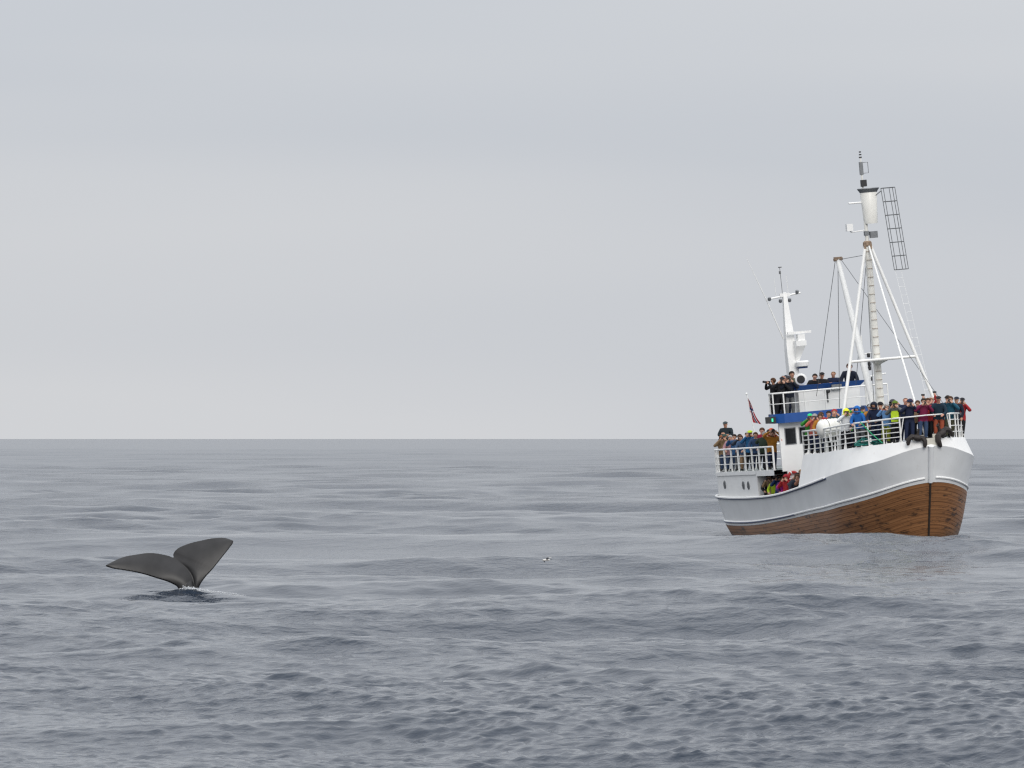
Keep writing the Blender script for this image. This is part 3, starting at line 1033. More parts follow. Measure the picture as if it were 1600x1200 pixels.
def lifebuoy(loc, normal_rz, m, label, r=.29):
    mb = MB()
    n = 28
    rows = []
    for i in range(n + 1):
        t = 2 * math.pi * i / n
        rows.append([Vector((.055 * math.sin(p), (r + .07 * math.cos(p)) * math.cos(t), (r + .07 * math.cos(p)) * math.sin(t))) for p in np.linspace(0, 2 * math.pi, 11)])
    mb.grid(rows)
    o = mb.build('lifebuoy', m)
    place_boat(o, loc, normal_rz)
    tag(o, label, 'lifebuoy')
    for a in (0.4, 1.97, 3.54, 5.11):
        q = MB()
        q.grid([[Vector((.060 * math.sin(p), (r + .075 * math.cos(p)) * math.cos(a + d), (r + .075 * math.cos(p)) * math.sin(a + d))) for p in np.linspace(0, 2 * math.pi, 11)] for d in (-.11, 0, .11)])
        q.build('reflective_band', M_WHITE, o)
    return o


lifebuoy((-13.10, -2.28, 2.98), 0, M_RED, 'red lifebuoy hung on the wall above the crowd in the waist', .22)
lifebuoy((-13.42, -2.50, 4.72), .9, M_ORANGE, 'orange lifebuoy at the bridge wall beside the stern deck', .22)
o = MB().tube([(0, 0, -.3), (0, 0, -.25), (0, 0, .25), (0, 0, .32)], [.08, .14, .14, .06], 12).build('fire_extinguisher', M_RED)
place_boat(o, (-13.40, -2.52, 3.98))
tag(o, 'red cylinder fixed below the orange lifebuoy by the bridge wall', 'extinguisher')
MB().tube([(0, 0, .32), (.0, .1, .38), (0, .16, .1)], .02, 6).build('hose', M_DARK, o)
MB().box((-13.40, -2.46, 4.0), (.2, .04, 1.3)).build('bracket_plate', M_GREY, boat, smooth=False)

# flag on a leaning staff at the stern
e = place_boat(empty('stern_flag'), (-24.6, -.62, 3.2))
tag(e, 'red flag with a blue and white cross hanging limp from its staff at the stern', 'flag')
MB().tube([(0, 0, 0), (-.35, -.32, 3.55)], .024, 7).build('flagstaff', M_TUBE, e)
MB().ball((-.36, -.33, 3.6), .055).build('staff_knob', M_WHITE, e)
mb = MB()
nu, nv = 22, 16
rows = []
for i in range(nu + 1):
    u = i / nu
    row = []
    for j in range(nv + 1):
        v = j / nv
        spread = .07 + .33 * u ** 1.1
        x = -.33 + .05 * u + .04 * math.sin(v * 9 + u * 3)
        y = -.30 + v * spread + .14 * u * u + .02 * math.sin(u * 7)
        row.append(Vector((x + .05 * math.sin(v * 14) * (1 - .3 * u), y, 3.38 - 1.18 * u - .12 * v)))
    rows.append(row)
mb.grid(rows)
idx = 0
for i in range(nu):
    for j in range(nv):
        a, b = abs((i + .5) / nu - .42), abs((j + .5) / nv - .5)
        mb.m[i * nv + j] = 2 if (a < .04 or b < .07) else (1 if (a < .07 or b < .12) else 0)
mb.build('flag_cloth', [mat('flag_red', (.42, .035, .05), .8, .1, 6), mat('flag_white', (.7, .7, .7), .8), mat('flag_blue', (.02, .03, .13), .8)], e)

# anchors hanging over the bow
def anchor(loc, rot, label, sc=1.0):
    e = empty('anchor')
    e.matrix_world = BOAT @ Matrix.Translation(loc) @ rot.to_matrix().to_4x4() @ Matrix.Scale(sc, 4)
    tag(e, label, 'anchor', 'anchors at the bow')
    MB().tube([(0, 0, .08), (.02, 0, .34), (.06, 0, .52)], [.10, .08, .07], 8).build('shank', M_ANCHOR, e)
    mb = MB().box((0, 0, 0), (.30, .40, .24))
    mb.ball((0, 0, .02), .26, 10, 6, (1, 1.25, .8))
    mb.build('crown', M_ANCHOR, e)
    for sy in (-1, 1):
        MB().tube([(0, sy * .12, .03), (.06, sy * .34, .05), (.10, sy * .48, -.10), (.10, sy * .52, -.34), (.08, sy * .50, -.50)], [.16, .17, .15, .13, .08], 8).build('fluke_arm', M_ANCHOR, e)
    MB().tube([(.06 + .07 * math.cos(t), .09 * math.sin(t), .55 + .02 * math.sin(t)) for t in np.linspace(0, 2 * math.pi, 14)], .028, 6).build('shackle', M_ANCHOR, e)
    return e


from mathutils import Euler
anchor((1.40, -.56, 4.62), Euler((R(-12), 0, R(-20))), 'brown iron anchor over the starboard side of the stem', .72)
anchor((1.36, .56, 4.72), Euler((R(30), 0, R(25))), 'black iron anchor over the port side of the stem', .82)

# green rope and net at the rail
a = bulw(1.05, -1, 1, .02) + Vector((0, 0, 1.08))
b = bulw(-.15, -1, 1, .02) + Vector((0, 0, .05))
o = MB().tube([Vector((0, 0, 0)), (b - a) * .5 + Vector((0, 0, -.05)), b - a], .022, 6).build('green_rope', mat('green_rope', (.02, .36, .16), .7, .2, 30))
place_boat(o, a)
tag(o, 'bright green rope slung diagonally across the forecastle rail', 'rope')
mb = MB()
rn = random.Random(5)
for i in range(26):
    p = Vector((rn.uniform(-.55, .55), rn.uniform(-.14, .1), .04))
    pts = [p.copy()]
    for k in range(7):
        p = p + Vector((rn.uniform(-.22, .22), rn.uniform(-.1, .1), rn.uniform(-.10, .15)))
        p.z = min(max(p.z, .02), .45 - .5 * abs(p.x))
        p.x = max(-.6, min(.6, p.x))
        p.y = max(-.15, min(.15, p.y))
        pts.append(p.copy())
    mb.tube(pts, .014, 4)
o = mb.build('fishing_net', mat('teal_net', (.02, .22, .19), .8, .2, 30))
place_boat(o, bulw(1.0, -1, 1, -.22) + Vector((0, 0, .03)), .9)
tag(o, 'heap of teal netting on deck behind the forecastle rail', 'net')

# ------------------------------------------------------------------ people
SKIN = [mat('skin_light', (.52, .30, .21), .55, .08, 20), mat('skin_tanned', (.42, .22, .14), .55, .08, 20), mat('skin_pink', (.55, .28, .20), .55, .08, 20)]
M_SHOE = mat('dark_shoes', (.02, .02, .02), .6)
M_EYE = mat('dark_eyes', (.03, .02, .02), .3)
M_LIP = mat('lips', (.30, .11, .09), .5)
HEAD = Vector((.02, 0, 1.655))


def person_mesh(pose):
    V, RD, E, BN = [], [], [], []      # joints, radii, bones, bone kind

    def v(p, r):
        V.append(Vector(p)); RD.append(r); return len(V) - 1

    def e(a, b, k):
        E.append((a, b)); BN.append(k)
    lean = {'lean': .16, 'photo': .04, 'raise': .0, 'stand': .0, 'armsup': .0, 'crossed': .0, 'tele': .07}[pose]
    L = lambda x, y, z: (x + lean * max(0, z - .95) / .5, y, z)
    pel = v(L(0, 0, .96), .172)
    wai = v(L(0, 0, 1.14), .168)
    che = v(L(.0, 0, 1.34), .172)
    nek = v(L(.0, 0, 1.49), .062)
    jaw = v(L(.025, 0, 1.57), .072)
    hed = v(L(.02, 0, 1.66), .098)
    crn = v(L(.0, 0, 1.735), .072)
    e(pel, wai, 0); e(wai, che, 0); e(che, nek, 0); e(nek, jaw, 2); e(jaw, hed, 2); e(hed, crn, 2)
    for sg in (-1, 1):
        hip = v(L(0, sg * .105, .86), .122)
        kne = v((.03, sg * .12, .49), .092)
        ank = v((-.01, sg * .125, .10), .068)
        toe = v((.15, sg * .15, .05), .045)
        e(pel, hip, 1); e(hip, kne, 1); e(kne, ank, 1); e(ank, toe, 3)
        sh = v(L(0, sg * .20, 1.41), .092)
        A = {'photo': ((.13, .37, 1.22), (.24, .13, 1.50)), 'tele': ((.18, .33, 1.25), (.34, .07, 1.52)), 'lean': ((.14, .30, 1.12), (.30, .20, 1.02)),
             'stand': ((-.04, .28, 1.14), (.06, .27, .90)), 'armsup': ((.12, .40, 1.52), (.18, .16, 1.70)), 'crossed': ((.06, .31, 1.15), (.24, -.02 + .04 * sg, 1.19 + .03 * sg)),
             'raise': ((.08, .33, 1.60), (.12, .27, 1.87)) if sg > 0 else ((.02, .28, 1.14), (.16, .20, 1.0))}[pose]
        elb = v(L(A[0][0], sg * A[0][1], A[0][2]), .076)
        wri = v(L(A[1][0], sg * A[1][1], A[1][2]), .052)
        e(che, sh, 0); e(sh, elb, 0); e(elb, wri, 0)
        d = (V[wri] - V[elb]).normalized()
        side = d.cross(Vector((1, 0, .2))).normalized() if abs(d.x) < .9 else Vector((0, 1, 0))
        pal = v(V[wri] + d * .085, .036)
        e(wri, pal, 2)
        curl = d.cross(side).normalized()
        for i, (o_, ln) in enumerate(((-.030, .062), (-.010, .075), (.010, .070), (.030, .055))):
            k1 = v(V[pal] + side * o_ + d * ln * .6, .0105)
            k2 = v(V[pal] + side * o_ * 1.1 + d * ln + curl * .025, .009)
            e(pal, k1, 2); e(k1, k2, 2)
        t1 = v(V[wri] + d * .05 + side * .045, .012)
        t2 = v(V[wri] + d * .085 + side * .062 + curl * .01, .010)
        e(wri, t1, 2); e(t1, t2, 2)
    me = bpy.data.meshes.new('pose')
    me.from_pydata(V, E, [])
    o = bpy.data.objects.new('pose', me)
    C.objects.link(o)
    m = o.modifiers.new('skin', 'SKIN')
    m.use_smooth_shade = True
    for i, r in enumerate(RD):
        sv = me.skin_vertices[0].data[i]
        sv.radius = (r, r)
        sv.use_root = (i == pel)
    s2 = o.modifiers.new('sub', 'SUBSURF')
    s2.levels = 2
    s2.render_levels = 2
    dg = bpy.context.evaluated_depsgraph_get()
    out = bpy.data.meshes.new_from_object(o.evaluated_get(dg))
    bpy.data.objects.remove(o)
    hc = Vector(L(*HEAD))
    # face: nose, brow, sockets, chin, ears; flatten the trunk front to back
    for p in out.vertices:
        c = p.co
        q = c - hc
        if c.z > 1.53 and abs(q.y) < .13 and q.length < .2:
            g = lambda y, z, s: math.exp(-(((q.y - y) / s) ** 2 + ((q.z - z) / s) ** 2))
            fr = max(0.0, min(1.0, q.x / .05))
            c.x += fr * (.032 * g(0, -.015, .024) + .010 * g(0, .032, .05) + .012 * g(0, -.085, .03) - .010 * g(.036, .014, .018) - .010 * g(-.036, .014, .018))
            for sg in (-1, 1):
                ear = math.exp(-(((q.x + .005) / .022) ** 2 + ((q.z - .0) / .03) ** 2))
                if q.y * sg > .05:
                    c.y += sg * .020 * ear
        elif .85 < c.z < 1.46 and abs(c.y) < .24 and abs(q.x) < .3:
            mid = lean * max(0, c.z - .95) / .5
            w = 1 if abs(c.y) < .17 else 0
            if w and abs(c.x - mid) < .2:
                c.x = mid + (c.x - mid) * .86
    mi = []
    for f in out.polygons:
        c = f.center
        best, bk = 1e9, 0
        for (a, b), k in zip(E, BN):
            A_, B_ = V[a], V[b]
            ab = B_ - A_
            t = max(0, min(1, (c - A_).dot(ab) / max(ab.length_squared, 1e-9)))
            rr = RD[a] + (RD[b] - RD[a]) * t
            d = (c - (A_ + ab * t)).length - rr
            if d < best:
                best, bk = d, k
        if bk == 1 and c.z > .80:
            bk = 0                      # the jacket covers the hips
        if bk == 0 and c.z < .80 and abs(c.y) < .2 and c.x < .14:
            bk = 1
        if c.z < .075:
            bk = 3
        q = c - hc
        if bk == 2 and q.x > .05 and q.length < .2:
            if min(abs(q.y - .036), abs(q.y + .036)) < .014 and abs(q.z - .014) < .010:
                bk = 4
            elif abs(q.y) < .024 and abs(q.z + .055) < .008:
                bk = 5
        mi.append(bk)
    out.materials.clear()
    for _ in range(6):
        out.materials.append(M_SHOE)
    out.polygons.foreach_set('material_index', mi)
    out.polygons.foreach_set('use_smooth', [True] * len(mi))
    out.name = 'person_' + pose
    return out, hc


POSES = {p: person_mesh(p) for p in ('photo', 'lean', 'stand', 'armsup', 'crossed', 'raise', 'tele')}


def shell(c, r, z0, sc=(1.08, .98, 1.08), face=None, n=16, m=9, thick=0):
    """dome over the skull from the crown down to height z0; face(t) lowers the rim with the angle round the head (0 = front)"""
    mb = MB()
    rows = []
    for i in range(m + 1):
        row = []
        for j in range(n + 1):
            t = 2 * math.pi * j / n
            low = z0 if face is None else face(t)
            phm = math.acos(max(-1, min(1, low / (r * sc[2]))))
            ph = phm * i / m
            row.append(Vector((r * sc[0] * math.sin(ph) * math.cos(t), r * sc[1] * math.sin(ph) * math.sin(t), r * sc[2] * math.cos(ph))))
        rows.append(row)
    mb.grid(rows)
    return mb


def head_mesh(kind):
    if kind == 'hair':
        return shell(None, .116, 0, face=lambda t: .045 if math.cos(t) > .35 else -.055)
    if kind == 'long_hair':
        return shell(None, .122, 0, face=lambda t: .04 if math.cos(t) > .45 else -.118)
    if kind == 'fringe':
        return shell(None, .112, 0, sc=(1.06, .98, .8), face=lambda t: .07 if math.cos(t) > -.2 else -.055)
    if kind == 'beanie':
        mb = shell(None, .124, .02, sc=(1.06, 1.0, 1.12))
        mb.tube([(.13 * math.cos(t) * 1.0, .122 * math.sin(t), .025) for t in np.linspace(0, 2 * math.pi, 18)], .016, 6, caps=False)
        return mb
    if kind == 'cap':
        mb = shell(None, .122, .03, sc=(1.06, 1.0, 1.0))
        a = [Vector((.11 + .085 * math.cos(t) * .9, .085 * math.sin(t), .045 - .02 * math.cos(t))) for t in np.linspace(-1.5, 1.5, 9)]
        a0 = [Vector((.10, .085 * math.sin(t), .05)) for t in np.linspace(-1.5, 1.5, 9)]
        mb.grid([a0, a, [p + Vector((0, 0, -.012)) for p in a], [p + Vector((0, 0, -.012)) for p in a0]])
        return mb
    if kind == 'sunhat':
        mb = shell(None, .122, .03, sc=(1.06, 1.0, 1.0))
        mb.grid([[Vector((r * math.cos(t), r * math.sin(t), z)) for t in np.linspace(0, 2 * math.pi, 19)] for r, z in ((.12, .045), (.19, .02), (.19, .01), (.12, .03))])
        return mb
    if kind == 'hood':
        mb = shell(None, .145, 0, sc=(1.02, .98, 1.08), face=lambda t: .03 if math.cos(t) > .55 else -.12)
        mb.tube([(.04 * 0 + .1 * math.cos(t) - .02, .12 * math.sin(t), -.125) for t in np.linspace(0, 2 * math.pi, 16)], .04, 6, caps=False)
        return mb


HEADS = {k: head_mesh(k).mesh(k, M_SHOE) for k in ('hair', 'long_hair', 'fringe', 'beanie', 'cap', 'sunhat', 'hood')}
mbp = MB()
mbp.box((0, 0, 0), (.16, .30, .40)); mbp.box((.0, 0, .22), (.12, .24, .08)); mbp.box((-.09, 0, -.06), (.05, .22, .2))
PACK = mbp.mesh('backpack', M_SHOE, smooth=False)
mbc = MB()
mbc.box((0, 0, 0), (.06, .13, .09)); mbc.box((0, 0, .05), (.05, .05, .03))
mbc.lathe((.03, 0, -.005), (1, 0, 0), [(0, .034), (.10, .036), (.11, .04), (.15, .04)], 12)
CAMERA = mbc.mesh('photo_camera', M_DARK)
mbt = MB()
mbt.box((0, 0, 0), (.07, .14, .10))
mbt.lathe((.03, 0, -.005), (1, 0, 0), [(0, .036), (.12, .04), (.14, .05), (.27, .055)], 12)
TELE = mbt.mesh('photo_camera', M_DARK)
PHONE = MB().box((0, 0, 0), (.012, .15, .08)).mesh('phone', M_DARK, smooth=False)


def cloth(c):
    return mat('cloth_%02d_%02d_%02d' % tuple(int(x * 99) for x in c), c, .8, .18, 7, spec=.25, bump=.3)


BLACK, NAVY, TEAL, GREY, JEAN = (.014, .014, .017), (.014, .022, .055), (.012, .075, .12), (.13, .135, .14), (.035, .06, .12)
RED, MAROON, OCHRE, TAN, OLIVE = (.36, .025, .03), (.16, .012, .05), (.36, .15, .02), (.30, .20, .12), (.075, .075, .045)
GREEN, LIME, SKY, BLUE, WHITE = (.05, .30, .045), (.42, .58, .03), (.16, .32, .58), (.02, .13, .42), (.66, .68, .70)
RUSTC, SALMON, PURPLE, MAGENTA, DGREEN = (.30, .07, .035), (.50, .12, .09), (.09, .03, .14), (.46, .02, .26), (.025, .04, .025)
BROWN, DHAIR, FAIR, GHAIR, GINGER = (.07, .035, .018), (.018, .013, .010), (.30, .20, .10), (.30, .29, .28), (.22, .08, .03)


rp = random.Random(21)


def person(loc, pose, jacket, trousers, head, headcol, label, group, yaw=0, sc=1.0, skin=0, gear=None, pack=None, packcol=None):
    me, hc = POSES[pose]
    o = bpy.data.objects.new('person', me)
    C.objects.link(o)
    for i, m in enumerate((cloth(jacket), cloth(trousers), SKIN[skin], M_SHOE, M_EYE, M_LIP)):
        o.material_slots[i].link = 'OBJECT'
        o.material_slots[i].material = m
    w = aboard(loc)
    o.matrix_world = Matrix.Translation(w) @ Matrix.Rotation(R(rp.gauss(0, 2.5)), 4, 'Y') @ Matrix.Rotation(R(-97 + yaw + rp.uniform(-20, 20)), 4, 'Z') @ Matrix.Diagonal((sc * 1.10, sc * 1.12, sc * 1.025, 1))
    tag(o, label, 'person', group)
    if head:
        names = {'hair': 'hair', 'long_hair': 'hair', 'fringe': 'hair', 'beanie': 'beanie', 'cap': 'cap', 'sunhat': 'sun_hat', 'hood': 'hood'}
        h = bpy.data.objects.new(names[head], HEADS[head])
        C.objects.link(h)
        h.parent = o
        h.location = hc + Vector((-.008, 0, .018))
        h.material_slots[0].link = 'OBJECT'
        h.material_slots[0].material = cloth(headcol)
    if pack:
        b = bpy.data.objects.new('backpack', PACK)
        C.objects.link(b)
        b.parent = o
        b.location = (-.22, 0, 1.25) if pack == 'back' else (.20, 0, 1.10)
        b.material_slots[0].link = 'OBJECT'
        b.material_slots[0].material = cloth(packcol)
    if gear:
        g = {'camera': CAMERA, 'tele': TELE, 'phone': PHONE}[gear]
        name = {'camera': 'photo_camera', 'tele': 'photo_camera', 'phone': 'mobile_phone'}[gear]
        c = bpy.data.objects.new(name, g)
        C.objects.link(c)
        off = {'photo': (.235, 0, 1.60), 'tele': (.36, 0, 1.59), 'armsup': (.22, 0, 1.80), 'raise': (.15, .25, 2.03)}[pose]
        c.matrix_world = o.matrix_world @ Matrix.Translation(off)
        who = label.split(' at ')[0].split(' beside ')[0].split(' behind ')[0].split(' in the waist')[0].split(' on the ')[0]
        tag(c, ('black camera held up by ' if gear != 'phone' else 'mobile phone held up by ') + ' '.join(who.split()[:11]), 'camera' if gear != 'phone' else 'phone', 'cameras and phones held by passengers')
    return o


GF, GA, GU, GW = 'passengers on the forecastle', 'passengers on the stern deck', 'passengers on the bridge deck', 'passengers in the waist'
PEOPLE = [
    # forecastle, starboard rail, from the break forward
    (GF, (8.95, -2.60, 4.08), 'tele', GREEN, BLACK, 'cap', (.03, .55, .20), 'person in green jacket and bright green cap at the aft end of the forecastle rail', -8, 1.0, 1, 'tele'),
    (GF, (9.00, -2.12, 4.08), 'photo', RUSTC, BLACK, 'hair', BROWN, 'person in rust brown jacket behind the green cap', 5, 1.02, 0, None),
    (GF, (8.45, -2.52, 4.09), 'photo', SALMON, NAVY, 'beanie', GHAIR, 'person in salmon red jacket and grey hat with camera', 0, .98, 2, 'camera'),
    (GF, (8.20, -2.02, 4.10), 'stand', RED, BLACK, 'hair', DHAIR, 'person in bright red jacket beside the ochre jacket', 10, 1.03, 0, None),
    (GF, (7.67, -2.39, 4.11), 'lean', OCHRE, NAVY, 'long_hair', BROWN, 'person in ochre yellow jacket between the red jacket and the liferaft', 25, .97, 0, None),
    (GF, (7.2, -1.90, 4.12), 'stand', (.02, .05, .06), BLACK, 'fringe', FAIR, 'bald person in dark teal jacket just left of the forecastle liferaft', 5, 1.03, 2, None),
    (GF, (7.3, -1.35, 4.12), 'stand', NAVY, BLACK, 'hair', BROWN, 'brown haired person mostly hidden behind the forecastle liferaft', 10, .98, 0, None),
    (GF, (6.6, -1.30, 4.14), 'stand', BLACK, BLACK, 'hair', DHAIR, 'dark haired person hidden behind the liferaft and the mast leg', 0, .98, 1, None),
    (GF, (3.38, -2.46, 4.30), 'photo', WHITE, BLACK, 'hood', (.75, .80, .05), 'person in white jacket with yellow hood and black trousers', -5, .97, 0, 'camera'),
    (GF, (4.20, -1.86, 4.25), 'armsup', GREEN, NAVY, 'hair', BROWN, 'person in vivid green jacket with raised arms behind the yellow hood', 8, .97, 0, 'camera'),
    (GF, (2.85, -2.10, 4.32), 'stand', NAVY, BLACK, 'hair', DHAIR, 'person in navy jacket squeezed between the white and blue jackets', 0, .98, 0, None),
    (GF, (1.74, -2.24, 4.38), 'lean', BLUE, GREY, 'hood', BLUE, 'person in bright blue hooded jacket and grey trousers leaning on the rail', -12, .98, 0, None),
    (GF, (2.03, -1.70, 4.37), 'photo', OCHRE, OLIVE, 'beanie', GHAIR, 'person in ochre jacket and grey hat near the mast foot', 10, 1.0, 0, 'camera'),
    (GF, (0.84, -1.79, 4.43), 'lean', NAVY, NAVY, 'hood', (.012, .016, .03), 'person in dark navy hooded jacket leaning on the rail', -15, 1.02, 1, None),
    (GF, (0.20, -1.54, 4.46), 'photo', SKY, (.22, .25, .03), 'hair', GHAIR, 'person in light blue jacket and olive green trousers', -4, .95, 0, 'camera'),
    (GF, (0.79, -1.15, 4.43), 'armsup', BLACK, BLACK, 'hair', DHAIR, 'person in black jacket with raised arms behind the light blue jacket', 14, 1.0, 0, 'phone'),
    (GF, (-0.40, -1.19, 4.48), 'photo', GREY, BLACK, 'beanie', (.10, .16, .02), 'person in grey jacket with lime green bag on the chest', 0, 1.0, 1, 'camera', 'front', LIME),
    (GF, (0.07, -0.70, 4.46), 'stand', NAVY, NAVY, 'fringe', GINGER, 'tall balding person in navy jacket near the stem', 6, 1.07, 2, None),
    (GF, (-0.74, -0.74, 4.50), 'photo', (.012, .018, .045), NAVY, 'beanie', NAVY, 'person in dark navy coat and navy beanie at the bow', -4, 1.0, 0, 'camera'),
    (GF, (-0.15, -0.20, 4.47), 'raise', TAN, BLACK, 'hair', BROWN, 'person in tan jacket holding up a phone behind the maroon coat', 0, .97, 0, 'phone'),
    (GF, (-0.85, -0.15, 4.51), 'photo', MAROON, JEAN, 'hair', DHAIR, 'person in maroon coat over denim at the very bow', -2, .99, 0, 'camera'),
    (GF, (-0.39, 0.26, 4.48), 'raise', RED, BLACK, 'hair', BROWN, 'person in red jacket with one arm raised high beside the maroon coat', 0, 1.0, 2, 'phone'),
    (GF, (-0.72, 0.62, 4.49), 'lean', (.012, .03, .05), RUSTC, 'cap', BLACK, 'person in dark blue jacket and black cap on the port bow', -5, 1.02, 2, None),
    (GF, (0.40, 0.98, 4.44), 'stand', NAVY, BLACK, 'sunhat', TAN, 'person in navy jacket and beige hat on the port bow', 5, 1.04, 0, None),
    (GF, (1.05, 1.50, 4.41), 'stand', NAVY, BLACK, 'beanie', DHAIR, 'person in dark beanie behind the teal jacket', 0, 1.04, 0, None),
    (GF, (-0.10, 1.30, 4.47), 'photo', TEAL, OLIVE, 'hair', BROWN, 'person in teal jacket with camera at the port rail', 2, 1.0, 0, 'camera'),
    (GF, (1.30, 2.18, 4.40), 'photo', RED, BLACK, 'cap', BLACK, 'person in red sleeved jacket at the far right end of the rail', 6, .97, 1, 'camera'),
    # stern deck
    (GA, (25.35, -2.10, 3.69), 'crossed', (.013, .022, .028), BLACK, 'cap', (.04, .055, .06), 'person in black short jacket standing highest above the stern corner', -5, 1.02, 1, None),
    (GA, (25.0, -2.42, 3.18), 'tele', TAN, GREY, 'long_hair', GINGER, 'ginger haired person in tan jacket at the far left stern corner', -25, .95, 1, 'tele'),
    (GA, (24.2, -2.56, 3.19), 'photo', (.22, .15, .08), JEAN, 'cap', (.03, .06, .05), 'person in brown jacket and dark green cap at the stern rail', -12, .98, 1, 'camera'),
    (GA, (23.5, -2.46, 3.20), 'lean', (.35, .20, .22), JEAN, 'long_hair', GHAIR, 'person in dusty pink top and blue jeans at the stern rail', -15, .94, 2, None),
    (GA, (20.85, -2.72, 3.24), 'tele', (.03, .04, .06), GREY, 'hair', DHAIR, 'person in dark grey jacket crouched over a camera before the stern liferaft', -18, .96, 0, 'tele'),
    (GA, (21.4, -2.10, 3.23), 'stand', (.10, .14, .20), GREY, 'hair', GHAIR, 'grey haired person in slate jacket behind the stern rail', -5, 1.0, 0, None),
    (GA, (19.41, -2.60, 3.26), 'photo', (.02, .11, .25), BLACK, 'cap', LIME, 'person in blue jacket and lime yellow cap on the stern deck', -10, 1.04, 1, 'camera'),
    (GA, (19.6, -1.98, 3.26), 'stand', (.30, .02, .05), BLACK, 'hair', BROWN, 'person in crimson jacket below the flag', 10, 1.08, 2, None),
    (GA, (16.87, -2.72, 3.30), 'photo', DGREEN, (.012, .016, .02), 'hair', GHAIR, 'person in dark green coat seen from behind at the stern rail', 165, .99, 0, None),
    (GA, (15.9, -2.50, 3.32), 'armsup', OCHRE, NAVY, 'hair', DHAIR, 'person in ochre orange jacket with both arms raised by the bridge wall', 20, 1.0, 0, 'camera'),
    (GA, (17.6, -2.12, 3.30), 'photo', RUSTC, BLACK, 'cap', (.55, .10, .04), 'person in rust jacket and orange cap behind the dark green coat', 0, 1.05, 0, None),
    (GA, (20.05, -2.70, 3.25), 'lean', (.06, .11, .20), TAN, 'hair', BROWN, 'person in grey blue jacket and pale trousers bent over the stern rail', -20, .93, 0, None),
    # bridge deck
    (GU, (13.75, -2.80, 5.80), 'tele', BLACK, BLACK, 'long_hair', BROWN, 'brown haired person in black jacket leftmost on the bridge deck', -30, .98, 1, 'tele'),
    (GU, (13.35, -2.62, 5.80), 'photo', BLACK, BLACK, 'cap', BLACK, 'person in black jacket and cap second from left on the bridge deck', -12, 1.0, 0, 'camera'),
    (GU, (13.75, -2.38, 5.80), 'stand', (.016, .018, .022), BLACK, 'fringe', GHAIR, 'bald person in black jacket on the bridge deck', 0, 1.04, 2, None),
    (GU, (14.15, -2.05, 5.80), 'stand', BLACK, NAVY, 'cap', (.02, .02, .025), 'person in dark cap behind the bald person on the bridge deck', 8, 1.02, 0, None),
    (GU, (13.3, -2.10, 5.80), 'photo', (.018, .02, .026), GREY, 'cap', (.03, .03, .035), 'person in black jacket and grey trousers with camera at the bridge rail', -5, 1.0, 0, 'camera'),
    (GU, (15.2, -1.30, 5.80), 'stand', OLIVE, BLACK, 'hair', DHAIR, 'person in olive jacket before the radar mast', 5, 1.10, 1, None),
    (GU, (14.35, -0.76, 5.80), 'lean', BLACK, BLACK, 'hair', DHAIR, 'person in black jacket at the left end of the blue coaming', 0, 1.0, 0, None),
    (GU, (14.2, -0.40, 5.80), 'crossed', (.02, .014, .018), BLACK, 'cap', BLACK, 'person in black cap and dark jacket behind the blue coaming', 4, 1.02, 1, None),
    (GU, (14.25, 0.29, 5.80), 'crossed', (.012, .02, .045), NAVY, 'fringe', FAIR, 'bald person in navy jacket behind the middle of the blue coaming', 0, 1.02, 1, None),
    (GU, (14.25, 1.00, 5.80), 'lean', (.014, .02, .024), BLACK, 'hair', BROWN, 'tallest person in dark jacket at the right end of the blue coaming', 15, 1.18, 2, None),
    # waist
    (GW, (16.1, -2.74, 1.36), 'lean', BLACK, BLACK, 'hair', DHAIR, 'person in black jacket at the left end of the waist opening', -8, .95, 0, None),
    (GW, (15.85, -2.35, 1.36), 'photo', SALMON, BLACK, 'cap', (.55, .09, .04), 'person in orange red cap and jacket in the waist', -4, 1.0, 1, None),
    (GW, (15.5, -2.74, 1.36), 'photo', TAN, NAVY, 'long_hair', BROWN, 'person in tan jacket with camera in the waist', -10, .94, 0, 'camera'),
    (GW, (15.0, -2.74, 1.36), 'lean', LIME, BLACK, 'hair', DHAIR, 'person in lime green jacket in the waist', -14, .88, 0, None),
    (GW, (14.4, -2.74, 1.36), 'photo', (.02, .05, .14), BLACK, 'hair', DHAIR, 'person in royal navy jacket in the waist', 0, .97, 1, 'camera'),
    (GW, (15.0, -2.25, 1.36), 'photo', WHITE, BLACK, 'hair', (.12, .02, .02), 'red haired person in white jacket at the back of the waist', 0, 1.05, 0, None),
    (GW, (13.85, -2.74, 1.36), 'lean', PURPLE, BLACK, 'hair', FAIR, 'fair haired person in purple jacket in the waist', -6, .93, 0, None),
    (GW, (14.1, -2.28, 1.36), 'stand', GREY, BLACK, 'beanie', WHITE, 'person in grey jacket and white hat in the waist', 0, .98, 0, None),
    (GW, (13.2, -2.74, 1.36), 'photo', MAGENTA, BLACK, 'hair', BROWN, 'person in magenta jacket in the waist', -5, .92, 0, 'camera'),
    (GW, (12.65, -2.74, 1.36), 'photo', RED, BLACK, 'hood', (.30, .02, .03), 'person in red hooded jacket in the waist', 0, .96, 0, None),
    (GW, (12.2, -2.45, 1.36), 'photo', (.07, .07, .075), BLACK, 'cap', BLACK, 'person in charcoal jacket and black cap in the waist', 4, 1.0, 1, 'camera'),
    (GW, (11.6, -2.74, 1.36), 'lean', (.02, .025, .04), BLACK, 'long_hair', BROWN, 'long haired person in dark jacket at the right end of the waist', -8, .98, 0, None),
    (GW, (11.2, -2.35, 1.36), 'photo', (.20, .09, .06), BLACK, 'hair', GINGER, 'person in brown jacket at the right end of the waist', 4, 1.03, 2, None),
    (GF, (8.5, -1.45, 4.10), 'photo', (.05, .09, .12), BLACK, 'beanie', RED, 'person in slate jacket and red beanie deep in the crowd left of the liferaft', 0, 1.04, 0, None),
